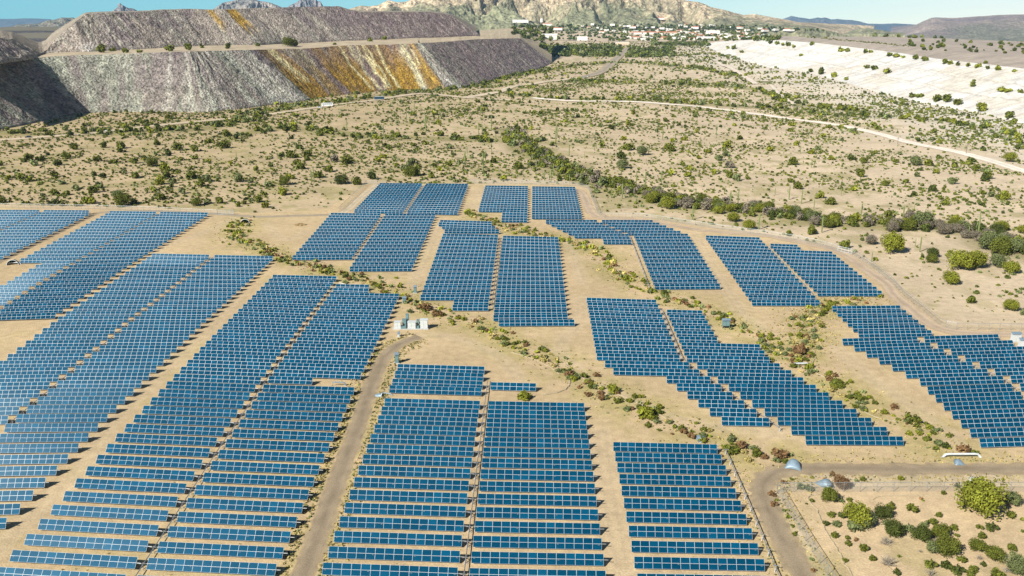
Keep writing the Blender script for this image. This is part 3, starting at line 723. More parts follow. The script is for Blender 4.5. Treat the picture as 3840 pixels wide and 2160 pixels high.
def array_geo(nc, rnd):
    """quads of a whole panel surface: glass per module, frame strips"""
    v = []; f = []; m = []; c = []
    L = nc * MODW
    def q(xa, sa, xb, sb, n, mi, cc=0):
        k = len(v); v.extend([tl(xa, sa, n), tl(xb, sa, n), tl(xb, sb, n), tl(xa, sb, n)]); f.append((k, k + 1, k + 2, k + 3)); m.append(mi); c.extend([cc] * 4)
    for i in range(nc):
        for j in (0, 1):
            xa = -L / 2 + i * MODW; sa = -MODH + j * MODH
            q(xa, sa, xa + MODW, sa + MODH, 0, 0, rnd.random())
    fw = FR + GAP / 2
    for i in range(nc + 1):
        x = -L / 2 + i * MODW; q(max(x - fw, -L / 2), -MODH, min(x + fw, L / 2), MODH, .006, 1)
    for s in (-MODH + fw / 2, 0, MODH - fw / 2):
        hw = fw if s == 0 else fw / 2
        q(-L / 2, s - hw, L / 2, s + hw, .009, 1)
    k = len(v); v.extend([tl(-L / 2, -MODH, -.04), tl(-L / 2, MODH, -.04), tl(L / 2, MODH, -.04), tl(L / 2, -MODH, -.04)]); f.append((k, k + 1, k + 2, k + 3)); m.append(2); c.extend([0] * 4)
    for sgn in (-1, 1):
        s = sgn * MODH; k = len(v); v.extend([tl(-L / 2, s, -.04), tl(L / 2, s, -.04), tl(L / 2, s, .006), tl(-L / 2, s, .006)]); f.append((k, k + 1, k + 2, k + 3)); m.append(1); c.extend([0] * 4)
    return np.array(v), np.array(f), np.array(m), np.array(c)
rnd = random.Random(3)
ARR = {}
def array_mesh(nc, k):
    if (nc, k) not in ARR:
        v, f, m, c = array_geo(nc, rnd)
        me = np_mesh('panel_face', v, f, ['glass', 'frame', 'back'], np.repeat(c[:, None], 3, 1))
        me.polygons.foreach_set('material_index', m.astype(np.int32)); ARR[(nc, k)] = me
    return ARR[(nc, k)]
TUBE = {}
def tube_mesh(nc):
    if nc not in TUBE:
        L = nc * MODW; mb = MB(); y, z = .13 * STL, -.13 * CTL
        mb.tube([(-L / 2 - .2, y, z), (L / 2 + .8, y, z)], .07, 8)
        TUBE[nc] = mb.mesh('torque_tube', ['steel'])
    return TUBE[nc]
mb = MB(); mb.box(-.07, -.05, -AXH - .25, .07, .05, -.14); mb.box(-.14, -.13, -.2, .14, .13, -.12)
mb.box(-.04, -.02, -.9, .04, .03, 0, 0, Matrix.Translation((0, .13, -.2)) @ Matrix.Rotation(math.radians(28), 4, 'X'))
POST = mb.mesh('post', ['steel'])
FAR_V, FAR_F, FAR_M, FAR_C = [], [], [], []
def table_frame(t):
    a, b = t['a'], t['b']
    L = math.hypot(b[0] - a[0], b[1] - a[1]); ang = math.atan2(b[1] - a[1], b[0] - a[0])
    mid = (a + b) / 2
    # top edge -> axis
    off = CHORD / 2 * CTL
    cx, cy = mid[0] + math.sin(ang) * off, mid[1] - math.cos(ang) * off
    return cx, cy, ang, L / (t['nc'] * MODW)
NEAR_MOD, NEAR_OBJ = 96, 300
AISLE = {}
for idx, t in enumerate(TT):
    cx, cy, ang, sx = table_frame(t)
    nc = t['nc']; blk, side = t['col'].split()
    if idx < NEAR_OBJ:
        sh = 'short solar table' if nc == 7 else 'solar table'
        sd = '' if side == 'only' else f' {side} column'
        lab = f"{sh}, {ordinal(t['row'] + 1)} row from far end,{sd} of {BLOCK[blk]}".replace(', of', ' of')
        root = thing('solar_table', (cx, cy, AXH), lab, 'solar panels', 'solar tables in rows across the field', ang)
        root.scale = (sx, 1, 1)
        dt = rnd.uniform(-.9, .9)
        root.rotation_euler.x = math.radians(dt + {'L3': -4, 'L4': -10, 'L1': -9, 'L2': -9}.get(blk, 0))
        if idx < NEAR_MOD:
            for i in range(nc):
                for j in (0, 1):
                    o = link('solar_panel', MOD, root, tl((i + .5 - nc / 2) * MODW, (j - .5) * MODH, 0))
                    o.rotation_euler = (rnd.uniform(-.004, .004), rnd.uniform(-.003, .003), rnd.uniform(-.004, .004))
        else:
            link('panel_face', array_mesh(nc, idx % 6), root)
        link('torque_tube', tube_mesh(nc), root)
        L = nc * MODW
        npost = (4 if nc > 8 else 3) if idx < NEAR_MOD else 2
        for k in range(npost):
            link('post', POST, root, (-L / 2 + .5 + (L - 1.0) * k / (npost - 1), 0, 0))
    else:
        v, f, m, c = array_geo(nc, rnd)
        L = nc * MODW
        base = sum(len(q) for q in FAR_V)
        # posts as slim boxes
        pb = MB(); 
        for k in range(3):
            x = -L / 2 + .5 + (L - 1) * k / 2; pb.box(x - .07, -.05, -AXH - .2, x + .07, .05, -.14)
        pb.box(-L / 2 - .8, .05, -.15, L / 2 + .8, .17, -.03)
        v = np.r_[v, np.array(pb.v)]; f = np.r_[f, np.array(pb.f) + len(c)]; m = np.r_[m, np.full(len(pb.f), 3)]; c = np.r_[c, np.zeros(len(pb.v))]
        v = v * np.array([sx, 1, 1]); ca, sa = math.cos(ang), math.sin(ang)
        w = np.stack([cx + v[:, 0] * ca - v[:, 1] * sa, cy + v[:, 0] * sa + v[:, 1] * ca, AXH + v[:, 2]], 1)
        FAR_V.append(w); FAR_F.append(f + base); FAR_M.append(m); FAR_C.append((c + rnd.random()) % 1)
if FAR_V:
    c = np.concatenate(FAR_C)
    me = np_mesh('far_solar_tables', np.concatenate(FAR_V), np.concatenate(FAR_F), ['glass', 'frame', 'back', 'steel'], np.repeat(c[:, None], 3, 1))
    me.polygons.foreach_set('material_index', np.concatenate(FAR_M).astype(np.int32))
    link('far_solar_tables', me, kind='stuff', label='rows of blue solar tables in the far part of the field', category='solar panels')

# drive lines down the aisles
def aisle_points(cl, cr, lag):
    L = {t['row']: t for t in TABLES if t['col'] == cl}; R_ = {t['row']: t for t in TABLES if t['col'] == cr}
    out = []
    for r in sorted(L):
        if r - lag in R_:
            p = (L[r]['b'] + R_[r - lag]['a']) / 2
            u = pix(*p)
            if -60 < u[0] < 3900 and u[1] < 2250: out.append((p[0], p[1] - CHORD / 2 * CTL))
    return out
def lever_mesh():
    mb = MB(); mb.box(-.05, -.05, -.2, .05, .05, 1.15, 0, Matrix.Rotation(math.radians(-18), 4, 'X')); mb.box(-.6, .02, 1.0, .6, .1, 1.09)
    mb.tube([(-.3, -.5, 0), (0, 0, .9)], .035, 6); mb.tube([(.3, -.5, 0), (0, 0, .9)], .035, 6)
    return mb.mesh('lever', ['steel'])
LEV = lever_mesh()
for cl, cr, lag, lab in (('L2 left', 'L2 right', 0, 'steel drive shaft along the aisle nearside the grey track'), ('L3 left', 'L3 right', 0, 'steel drive shaft along the aisle of the long glaring left block'),
                         ('L4 left', 'L4 right', 2, 'steel drive shaft along the aisle left of gravel road'), ('C1 left', 'C1 right', 0, 'steel drive shaft along the aisle right of gravel road'),
                         ('T1 left', 'T1 right', 0, 'steel drive shaft in the farthest upper block'), ('T2 left', 'T2 right', 0, 'steel drive shaft in the upper block beside the bare clearing'),
                         ('C2 left', 'C2 right', 5, 'steel drive shaft along the aisle of the tall central block'), ('R2 left', 'R2 right', 2, 'steel drive shaft in the block by the curved fence'),
                         ('R3 left', 'R3 right', 1, 'steel drive shaft in the stepped block between ditches'), ('R4 left', 'R4 right', 6, 'steel drive shaft in the rightmost stepped block')):
    pts = aisle_points(cl, cr, lag)
    if len(pts) < 2: continue
    root = thing('drive_line', (pts[0][0], pts[0][1], 0), lab, 'drive shaft')
    o = np.array(pts[0])
    mb = MB(); q = [np.array(p) - o for p in pts]
    ext = q[0] + (q[0] - q[1]) * .4
    q2 = [ext] + q
    mb.tube([(p[0], p[1], .75) for p in q2], .09, 6)
    link('shaft', mb.mesh('shaft', ['steel']), root)
    for p in q: link('lever', LEV, root, (p[0], p[1], 0))
# right-hand drive of the bottom right block and of the far ones
for cl, lab, dx in (('R1 only', 'steel drive shaft along right end of the bottom right short block', 1.9), ('T4 right', 'steel drive shaft along left end of the far stepped block', -1.6)):
    ts = [t for t in TABLES if t['col'] == cl and (cl != 'T4 right' or t['row'] >= 5)]
    pts = [((t['b'] if dx > 0 else t['a'])[0] + dx, (t['b'] if dx > 0 else t['a'])[1] - CHORD / 2 * CTL) for t in ts]
    root = thing('drive_line', (pts[0][0], pts[0][1], 0), lab, 'drive shaft'); o = np.array(pts[0])
    mb = MB(); mb.tube([(p[0] - o[0], p[1] - o[1], .75) for p in pts], .09, 6); link('shaft', mb.mesh('shaft', ['steel']), root)
    for p in pts: link('lever', LEV, root, (p[0] - o[0], p[1] - o[1], 0))

# ------------------------------------------------------------------ standing things on whatever surface the photo shows them on
from mathutils.bvhtree import BVHTree
BV = []
for o in list(COL.objects):
    if o.type == 'MESH' and o.name.split('.')[0] in ('mine_dump', 'mine_bench', 'mine_dump_top', 'tailings_bank', 'tailings_lip', 'tailings_top', 'mountain', 'hill', 'mesa'):
        me = o.data
        BV.append((BVHTree.FromPolygons([v.co for v in me.vertices], [p.vertices for p in me.polygons]), o.name))
def place(p):
    d = Vector(ray(*p)).normalized(); org = Vector((0, 0, CAM_H)); best = None
    for b, _ in BV:
        h = b.ray_cast(org, d)
        if h[0] is not None and (best is None or h[3] < best[1]): best = (h[0], h[3])
    if d.z < -1e-4:
        g = at(p); dist = (Vector(g) - org).length
        if best is None or dist < best[1]: return (g[0], g[1], gz(g[0], g[1]))
    return tuple(best[0]) if best else at(p)
def px_per_m(p3):
    y = pix(*p3)[1]
    d = p3[1] * CT - (p3[2] - CAM_H) * ST
    return F_PX / d

# ------------------------------------------------------------------ fences
def fence(label, pts_px, hgt=2.1, gap=3.0, rail='steel'):
    L = np.array(W(pts_px)); seg = np.linalg.norm(np.diff(L, axis=0), axis=1).sum()
    root = thing('chain_link_fence', (L[0, 0], L[0, 1], 0), label, 'fence'); o = L[0]
    n = min(100, max(2, int(seg / gap))); Q = resample(L, n) - o
    mb = MB()
    for a, b in zip(Q[:-1], Q[1:]): mb.quad((a[0], a[1], .05), (b[0], b[1], .05), (b[0], b[1], hgt), (a[0], a[1], hgt))
    link('wire_mesh', mb.mesh('wire_mesh', ['wire']), root)
    mb = MB(); mb.tube([(p[0], p[1], hgt) for p in Q], .045, 6); link('top_rail', mb.mesh('top_rail', ['frame' if rail == 'white' else 'steel']), root)
    pm = MB(); pm.tube([(0, 0, -.2), (0, 0, hgt + .12)], .05, 6); pm = pm.mesh('post', ['steel'])
    for p in Q: link('post', pm, root, (p[0], p[1], 0))
    return root
fence('wire fence along the top left of the solar field', [t01(-250, 636), t01(0, 642), t01(900, 656), t01(1500, 674), t01(2185, 708)])
fence('wire fence climbing beside the track to the far upper block', [t11(835, 680), t11(1115, 405), t11(1225, 408)])
fence('wire fence behind the farthest panels', [t11(2140, 397), t21(0, 398), t21(640, 422)])
fence('wire fence running down right of the far fence corner', [t21(640, 422), t21(770, 455), t21(865, 705), t21(935, 742)])
fence('long pale railed fence along the upper right perimeter road', [t21(935, 742), t21(1300, 742), t21(1700, 802), t21(2100, 862), t21(2576, 925), t31(300, 972), t31(560, 1030), t31(700, 1075)], rail='white')
fence('wire fence curving down the right edge of the field', [t31(845, 1112), t31(1050, 1240), t31(1250, 1405), t32(1340, 60), t32(1550, 225), t32(1740, 385), t32(1880, 420), t32(2576, 428), t32(3100, 440)])
fence('wire fence along the top of the corner plot', [t33(2950, 612), t33(2470, 602), t33(1640, 600), t33(830, 602), t33(90, 606)])
fence('wire fence down the left side of the corner plot', [t33(90, 606), t33(250, 880), t33(420, 1170), t33(600, 1449), t33(760, 1700)])
def gate(label, a, b):
    A, B = at(a), at(b); L = math.hypot(B[0] - A[0], B[1] - A[1])
    root = thing('metal_gate', A, label, 'gate', None, math.atan2(B[1] - A[1], B[0] - A[0]))
    mb = MB()
    for z in (.25, 1.2, 2.1): mb.tube([(0, 0, z), (L, 0, z)], .06, 6)
    for k in range(5): mb.tube([(L * k / 4, 0, .25), (L * k / 4, 0, 2.1)], .05, 6)
    link('gate_frame', mb.mesh('gate_frame', ['frame']), root)
    mb = MB(); mb.quad((0, 0, .25), (L, 0, .25), (L, 0, 2.1), (0, 0, 2.1)); link('wire_mesh', mb.mesh('wire_mesh', ['wire']), root)
    pm = MB(); pm.tube([(0, 0, -.2), (0, 0, 2.5)], .09, 8); pm = pm.mesh('post', ['steel'])
    for x in (-.12, L + .12): link('post', pm, root, (x, 0, 0))
gate('pale metal gate at the end of the top left fence', t01(2195, 714), t01(2352, 708))
gate('pale metal gate where the railed fence meets the curving fence', t31(700, 1078), t31(842, 1110))

# ------------------------------------------------------------------ culverts and pipes
def culvert(label, p, wpx, rz, col='galv', mouth=False):
    g = place(p); w = wpx / 2.68333 / px_per_m(g)
    root = thing('culvert_end', g, label, 'culvert', None, rz)
    n, m = 15, 9; R = w / 2
    v = []
    for j in range(m):
        t = j / (m - 1); y = -R * .9 + t * R * 2.1; rad = R * (1 - .55 * t ** 1.6)
        for i in range(n):
            a = PI * i / (n - 1); z = rad * math.sin(a) * (1.0 - .1 * t) * (1.25 if not mouth else 1)
            cut = 1 if mouth else min(1, .15 + t * 1.8)
            v.append((rad * math.cos(a), y, z * cut - .12))
    f = [(j * n + i, j * n + i + 1, (j + 1) * n + i + 1, (j + 1) * n + i) for j in range(m - 1) for i in range(n - 1)]
    me = bpy.data.meshes.new('shell'); me.from_pydata(v, [], f); me.materials.append(M[col])
    me.polygons.foreach_set('use_smooth', [True] * len(f)); o = link('shell', me, root)
    o.modifiers.new('thick', 'SOLIDIFY').thickness = .06
    mb = MB()
    if mouth: mb.tube([(R * math.cos(PI * i / 14), -R * .92, R * math.sin(PI * i / 14) - .1) for i in range(15)], .13, 8); link('rim', mb.mesh('rim', ['white']), root)
    else: mb.tube([(R * math.cos(PI * i / 14) * .98, -R * .9, R * math.sin(PI * i / 14) * .18 - .1) for i in range(15)], .07, 8); link('rim', mb.mesh('rim', ['galv']), root)
    mb = MB(); nn = 14
    mb.v = [(R * .5 * math.cos(PI * i / nn), R * .7, R * .7 * math.sin(PI * i / nn) - .1) for i in range(nn + 1)]; mb.f = [tuple(range(nn + 1))]; mb.m = [0]
    link('opening', mb.mesh('opening', ['dark']), root)
culvert('big blue grey metal culvert apron inside the corner plot fence', t33(575, 530), 150, math.radians(200))
culvert('blue grey metal culvert apron above the road bend', t33(255, 345), 160, math.radians(-20))
culvert('small pale culvert hump above the gravel road at right', t33(1915, 315), 95, math.radians(0))
culvert('white rimmed culvert mouth opening onto the corner plot', t33(2070, 495), 100, math.radians(-4), 'white', True)
culvert('grey culvert apron among dry bushes at the ditch end', t23(1905, 80), 110, math.radians(30))
culvert('dark blue culvert mouth at the head of the left ditch', t01(2470, 790), 90, math.radians(10), 'galv', True)
culvert('grey culvert mouth at the lower end of the grey track', t01(140, 1205), 110, math.radians(15), 'galv', True)
culvert('dark culvert mouth just right of the gravel road', t12(1240, 1085), 70, math.radians(80), 'galv', True)
def pipe(label, a, b, dia, hump=.5, mat='white'):
    A, B = place(a), place(b); root = thing('drain_pipe', A, label, 'pipe')
    d = (B[0] - A[0], B[1] - A[1]); n = 12
    pts = [(d[0] * i / n, d[1] * i / n, dia * .5 - .35 + (hump + .35) * min(1, 11 * min(i / n, 1 - i / n))) for i in range(n + 1)]
    mb = MB(); mb.tube(pts, dia / 2, 12); link('barrel', mb.mesh('barrel', [mat], True), root)
    for q in (pts[0], pts[-1]):
        s = MB(); s.tube([(q[0], q[1], q[2] - .04), (q[0], q[1], q[2] + .04)], dia * .62, 12); link('collar', s.mesh('collar', ['galv']), root)
pipe('long white pipe crossing the ditch above the right gravel road', t33(1752, 255), t33(2140, 252), .5)
pipe('white pipe crossing the green ditch beside the stepped blocks', t32(242, 785), t32(416, 782), .45)
pipe('white pipe by the lower end of the grey track', t01(80, 1215), t01(212, 1210), .4)
pipe('grey arched pipe in the gap left of gravel road', t12(765, 982), t12(905, 985), .3, .8, 'galv')
pipe('thin grey pipe leading from the gravel road under the panels', t12(1270, 1060), t12(1375, 1082), .25, .15, 'galv')
pipe('thin pale pipe beside the ditch above the equipment pad', t11(830, 1400), t11(985, 1442), .25, .1, 'white')

# ------------------------------------------------------------------ straw wattles along the ditches
def wattle(label, pts_px, r=.13):
    L = smooth_line(W(pts_px), 60); o = L[0]
    q = L - o
    nz = (vn(np.arange(60) * .5, np.zeros(60), int(abs(o[0]) * 3)) - .5) * .5
    mb = MB(); mb.tube([(p[0] + nz[i], p[1], r * .5) for i, p in enumerate(q)], r, 6)
    root = thing('straw_wattle', (o[0], o[1], 0), label, 'erosion roll')
    link('roll', mb.mesh('roll', ['wattle']), root)
wattle('long pale straw roll winding down the left of the corner plot', [t33(520, 632), t33(405, 640), t33(410, 700), t33(490, 775), t33(540, 900), t33(640, 1090), t33(720, 1230), t33(790, 1360), t33(860, 1460)])
wattle('thin straw roll looping along the top of the corner plot', [t33(1060, 700), t33(1080, 650), t33(1300, 642), t33(1900, 650)], .09)
wattle('straw roll along the near side of the lower central ditch', [t22(0, 650), t22(200, 710), t22(380, 790), t22(480, 870)])
wattle('straw roll along the far side of the lower central ditch', [t22(520, 750), t22(600, 830), t22(720, 920), t22(850, 1000), t22(1100, 1080), t22(1400, 1220), t22(1560, 1330), t22(1800, 1440)])
wattle('curved straw roll closing the small bay beside the lone short table', [t22(310, 1080), t22(520, 1045), t22(590, 960), t22(575, 930)], .16)
wattle('straw roll along the left of the curving side ditch', [t32(800, 130), t32(650, 170), t32(470, 230), t32(365, 300), t32(340, 420), t32(330, 550)], .15)
wattle('straw roll along the right of the curving side ditch', [t32(950, 130), t32(640, 225), t32(490, 300), t32(455, 420), t32(430, 500)], .15)
wattle('straw roll below the white pipe on the right ditch', [t32(420, 580), t32(470, 650), t32(480, 710), t32(420, 780)], .15)
wattle('straw roll following the right ditch down past the stepped block', [t32(430, 810), t32(520, 880), t32(700, 960), t32(850, 1060), t32(930, 1180), t32(1020, 1290), t32(1300, 1350)], .14)

# ------------------------------------------------------------------ equipment
def cabinet(parent, x, y, w, d, h, mat, z=.25):
    w, h = w * .88, h * .92
    mb = MB(); mb.box(x - w / 2, y - d / 2, z, x + w / 2, y + d / 2, z + h)
    o = link('cabinet', mb.mesh('cabinet', [mat]), parent)
    mb = MB(); mb.box(x - w / 2 - .08, y - d / 2 - .08, z + h, x + w / 2 + .08, y + d / 2 + .08, z + h + .09); link('cabinet_roof', mb.mesh('cabinet_roof', [mat]), o)
    for k in range(max(1, round(w / 1.1))):
        n = max(1, round(w / 1.1)); ww = w / n
        mb = MB(); x0 = x - w / 2 + ww * k; mb.box(x0 + .05, y - d / 2 - .03, z + .08, x0 + ww - .05, y - d / 2, z + h - .08); mb.box(x0 + ww - .22, y - d / 2 - .07, z + h * .45, x0 + ww - .16, y - d / 2 - .03, z + h * .6)
        link('door', mb.mesh('door', [mat]), o)
    return o
g = at(t12(1560, 408)); root = thing('inverter_station', g, 'white and teal inverter cabinets on a concrete pad at track end', 'electrical cabinets')
mb = MB(); mb.box(-5.4, -1.1, -.1, 5.3, 2.2, .25); link('concrete_pad', mb.mesh('concrete_pad', ['conc']), root)
cabinet(root, -3.9, 0, 2.2, 1.5, 2.1, 'white'); cabinet(root, .3, 0, 2.7, 1.6, 2.1, 'white'); cabinet(root, 3.95, .1, 2.5, 1.7, 2.8, 'white')
cabinet(root, -2.0, .8, 1.3, 1.0, 2.6, 'teal'); cabinet(root, 2.1, .6, .8, .9, 2.5, 'teal'); cabinet(root, -1.2, 1.9, 1.0, .9, 3.9, 'teal')
mb = MB(); mb.box(-2.9, -.9, .25, -1.4, -.1, .9); mb.box(1.75, -.8, .25, 2.5, 0, 1.0); link('transformer', mb.mesh('transformer', ['teal']), root)
def lone_cabinet(label, p, w, h, mat='teal', d=.9, legs=False):
    g = at(p); root = thing('control_cabinet', g, label, 'electrical cabinet')
    z = .9 if legs else .15
    mb = MB()
    if legs:
        for x in (-w / 2 + .1, w / 2 - .1): mb.box(x - .06, -.2, -.1, x + .06, .2, z)
        link('stand', mb.mesh('stand', ['steel']), root)
    else: mb.box(-w / 2 - .2, -d / 2 - .2, -.1, w / 2 + .2, d / 2 + .2, .15); link('plinth', mb.mesh('plinth', ['conc']), root)
    cabinet(root, 0, 0, w, d, h, mat, z)
    mb = MB(); mb.tube([(w * .3, .2, z + h), (w * .3, .2, z + h + 1.1)], .05, 6); link('mast', mb.mesh('mast', ['steel']), root)
    mb = MB(); R4 = Matrix.Translation((0, 0, z + h + .35)) @ Matrix.Rotation(math.radians(25), 4, 'X'); mb.box(-w * .55, -.5, 0, w * .55, .5, .06, 0, R4); link('sunshade', mb.mesh('sunshade', ['galv']), root)
lone_cabinet('teal control cabinet with sunshade beside the gravel road', t12(1420, 755), 1.1, 2.2)
lone_cabinet('teal control cabinet left of the tall central block', t12(1603, 48), 1.0, 1.8)
lone_cabinet('small teal cabinet at the right end of the panels by ditch', t12(1495, 150), 1.2, 1.4)
lone_cabinet('grey cabinet on a stand beside the middle ditch', t22(2150, 405), 2.3, 1.5, 'teal', 1.2, True)
lone_cabinet('grey cabinet near the right edge below the curving fence', t32(2490, 535), 2.6, 2.0, 'white', 1.5)
lone_cabinet('white cabinet at the right edge behind the stepped panels', t32(2570, 590), 2.6, 1.8, 'white', 1.6)
lone_cabinet('tiny white meter box below the equipment pad', t12(1436, 490), .7, .7, 'white', .6)
g = at(t11(445, 815)); n = 24
v = []; f = []
for j in range(6):
    for i in range(n):
        a = 2 * PI * i / n; r = (1 - j / 5) * (3.0 + .5 * math.sin(i * 1.7)) ; v.append((r * math.cos(a), r * .8 * math.sin(a), .9 * (j / 5) ** .8 + (.12 * math.sin(i * 2.3 + j) if 0 < j < 5 else 0) - (.1 if j == 0 else 0)))
f = [(j * n + i, j * n + (i + 1) % n, (j + 1) * n + (i + 1) % n, (j + 1) * n + i) for j in range(5) for i in range(n)]
me = bpy.data.meshes.new('soil_heap'); me.from_pydata(v, [], f); me.materials.append(plain('heap_soil', (.24, .17, .08), .95, scales=[(1.5, .6, 1.3, 4)]))
o = link('soil_heap', me, None, g); o['label'] = 'low brown heap of soil on the bare clearing'; o['category'] = 'soil heap'

# ------------------------------------------------------------------ vehicles
def wheel_mesh(r=.5, w=.3):
    mb = MB(); mb.tube([(0, -w / 2, 0), (0, w / 2, 0)], r, 12); return mb.mesh('wheel', ['tyre'])
WH, WHS = wheel_mesh(.5), wheel_mesh(.34, .22)
def bus(label, p, length, mat, ang):
    g = place(p); root = thing('motorhome', g, label, 'bus', None, ang); L = length / 2
    mb = MB(); mb.box(-L, -1.25, .45, L, 1.25, 3.1); mb.box(-L - .25, -1.2, .5, -L, 1.2, 2.3); link('body', mb.mesh('body', [mat]), root)
    mb = MB(); mb.box(-L + .4, -1.2, 3.1, L - .2, 1.2, 3.25); link('roof', mb.mesh('roof', ['white']), root)
    for s in (-1, 1):
        for k in range(5): 
            mb = MB(); x0 = -L + .6 + k * (2 * L - 1) / 5; mb.box(x0, s * 1.255 - .02, 1.8, x0 + (2 * L - 1) / 5 - .35, s * 1.255 + .02, 2.65); link('window', mb.mesh('window', ['window']), root)
        for x in (-L * .66, L * .5): link('wheel', WH, root, (x, s * 1.1, .5))
    mb = MB(); mb.box(-L - .27, -1.0, 1.4, -L - .24, 1.0, 2.25); link('windscreen', mb.mesh('windscreen', ['window']), root)
def car(label, p, mat, ang):
    g = place(p); root = thing('parked_car', g, label, 'car', None, ang)
    mb = MB(); mb.box(-2.2, -.9, .35, 2.2, .9, .95); link('body', mb.mesh('body', [mat]), root)
    mb = MB(); n = 0; mb.v = [(-1.3, -.85, .95), (1.6, -.85, .95), (1.6, .85, .95), (-1.3, .85, .95), (-.7, -.7, 1.5), (1.2, -.7, 1.5), (1.2, .7, 1.5), (-.7, .7, 1.5)]
    mb.f = [(4, 5, 6, 7), (0, 1, 5, 4), (1, 2, 6, 5), (2, 3, 7, 6), (3, 0, 4, 7)]; mb.m = [0, 1, 1, 1, 1]; link('cabin', mb.mesh('cabin', [mat, 'window']), root)
    for s in (-1, 1):
        for x in (-1.4, 1.4): link('wheel', WHS, root, (x, s * .85, .34))
M['vwhite'] = plain('vehicle_white', (.7, .74, .78), .35); M['vblue'] = plain('vehicle_blue', (.03, .08, .14), .35); M['vdark'] = plain('vehicle_dark', (.03, .03, .035), .35)
bus('pale motorhome on the dirt road below the ochre dump', t10(718, 1066), 10.5, 'vwhite', math.radians(10))
bus('dark blue bus on the dirt road below the ochre dump', t10(1242, 1006), 9.8, 'vblue', math.radians(12))
car('small white car just ahead of the pale motorhome', t10(638, 1082), 'vwhite', math.radians(10))
car('white car on the dirt road at far left', t00(1087, 1316), 'vwhite', math.radians(15))
car('dark car half hidden by bushes at far left', t00(285, 1380), 'vdark', math.radians(12))
car('white car where the paved road begins', t20(770, 772), 'vwhite', math.radians(40))
car('white car on the dirt road left of the paved road', t20(714, 783), 'vwhite', math.radians(20))
car('white car at the far top of the paved road', t20(1166, 500), 'vwhite', math.radians(70))

# ------------------------------------------------------------------ poles
def pole(label, p, hpx):
    g = place(p); h = hpx / 2.68333 / px_per_m(g)
    root = thing('utility_pole', g, label, 'utility pole', 'utility poles along the pale bank')
    mb = MB(); mb.tube([(0, 0, -.3), (0, 0, h)], [.2, .13], 8); link('pole_shaft', mb.mesh('pole_shaft', ['wood']), root)
    mb = MB(); mb.box(-1.2, -.07, h - .9, 1.2, .07, h - .75); link('crossarm', mb.mesh('crossarm', ['wood']), root)
PT = [(t30(188, 752), 55), (t30(300, 780), 55), (t30(315, 1110), 130), (t30(1015, 975), 70), (t30(1412, 1110), 90), (t30(1640, 1178), 105), (t30(1305, 1440), 60), (t30(2285, 1330), 90), (t31(1992, 95), 95)]
for i, (p, h) in enumerate(PT): pole(f'thin brown utility pole, {ordinal(i + 1)} from left below the pale bank' if i < 8 else 'brown utility pole beside the pale dirt road at right', p, h)

# ------------------------------------------------------------------ the far town
def house_mesh(w, d, h, roof, wall, gable=True, seed=0):
    mb = MB(); mb.box(-w / 2, -d / 2, -1.5, w / 2, d / 2, h)
    if gable:
        n = len(mb.v); e = .6; r = h + d * .22
        mb.v += [(-w / 2 - e, -d / 2 - e, h + .05), (w / 2 + e, -d / 2 - e, h + .05), (w / 2 + e, d / 2 + e, h + .05), (-w / 2 - e, d / 2 + e, h + .05), (-w / 2 - e, 0, r), (w / 2 + e, 0, r)]
        for f in ((0, 1, 5, 4), (2, 3, 4, 5), (1, 2, 5), (3, 0, 4), (3, 2, 1, 0)): mb.f.append(tuple(n + i for i in f)); mb.m.append(1)
    else: mb.box(-w / 2 - .2, -d / 2 - .2, h + .01, w / 2 + .2, d / 2 + .2, h + .7, 1)
    for k in range(max(2, int(w / 4))):
        x = -w / 2 + (k + .5) * w / max(2, int(w / 4)); mb.box(x - .6, -d / 2 - .06, 1, x + .6, -d / 2 - .01, 2.3, 2)
    return mb.mesh('house', [wall, roof, 'window'])
HM = [house_mesh(11, 8, 3.2, 'roofw', 'wallw'), house_mesh(14, 9, 3.4, 'roof', 'wallc'), house_mesh(18, 10, 4, 'roofw', 'wallw', False), house_mesh(9, 9, 3, 'roofw', 'wallc'), house_mesh(24, 11, 5, 'roof', 'wallw'), house_mesh(13, 8, 3.2, 'roofw', 'wallw')]
big = [('broad white hall with pillars standing alone left of the town', t20(708, 412), 30, 12, 'roofw', 'wallw', False), ('long white building in front of the town centre', t20(1275, 385), 70, 6, 'roofw', 'wallw', False),
       ('long red roofed building in the town centre', t20(1330, 345), 60, 7, 'roof', 'wallw', True), ('second long red roofed building right of the town centre', t20(1545, 345), 70, 7, 'roof', 'wallc', True),
       ('large white sheds at the right end of the town', t20(1950, 400), 55, 7, 'roofw', 'wallw', True), ('tall white building rising above the right of the town', t20(2020, 350), 40, 14, 'roofw', 'wallw', False),
       ('white building on the bare ground left of the town', t20(375, 390), 45, 7, 'roofw', 'wallw', True), ('white building with red roof at the left foot of the hill', t20(440, 300), 40, 7, 'roof', 'wallw', True),
       ('white house on the hillside below the round tank', t20(355, 255), 26, 7, 'roof', 'wallw', True), ('long white villa at the far left of the hillside', t20(85, 225), 48, 7, 'roofw', 'wallw', True),
       ('lone white house high on the slope above the town', t20(1480, 195), 30, 7, 'roof', 'wallw', True), ('long pale shed beside the top of the paved road', t20(1100, 450), 45, 6, 'roofw', 'wallc', False)]
for lab, p, w, h, rf, wl, gb in big:
    g = place(p); sc = g[1] / 2900
    root = thing('town_building', g, lab, 'building')
    me = house_mesh(w * sc, 14, h, rf, wl, gb); me.name = 'walls'; link('walls', me, root)
    mb = MB(); mb.box(-w * sc * .25, -7.3, 0, -w * sc * .25 + 2, -7.02, 3); link('door', mb.mesh('door', ['window']), root)
g = place(t20(300, 222)); root = thing('water_tank', g, 'round white water tank on the hillside left of the town', 'tank')
s = g[1] / 3430
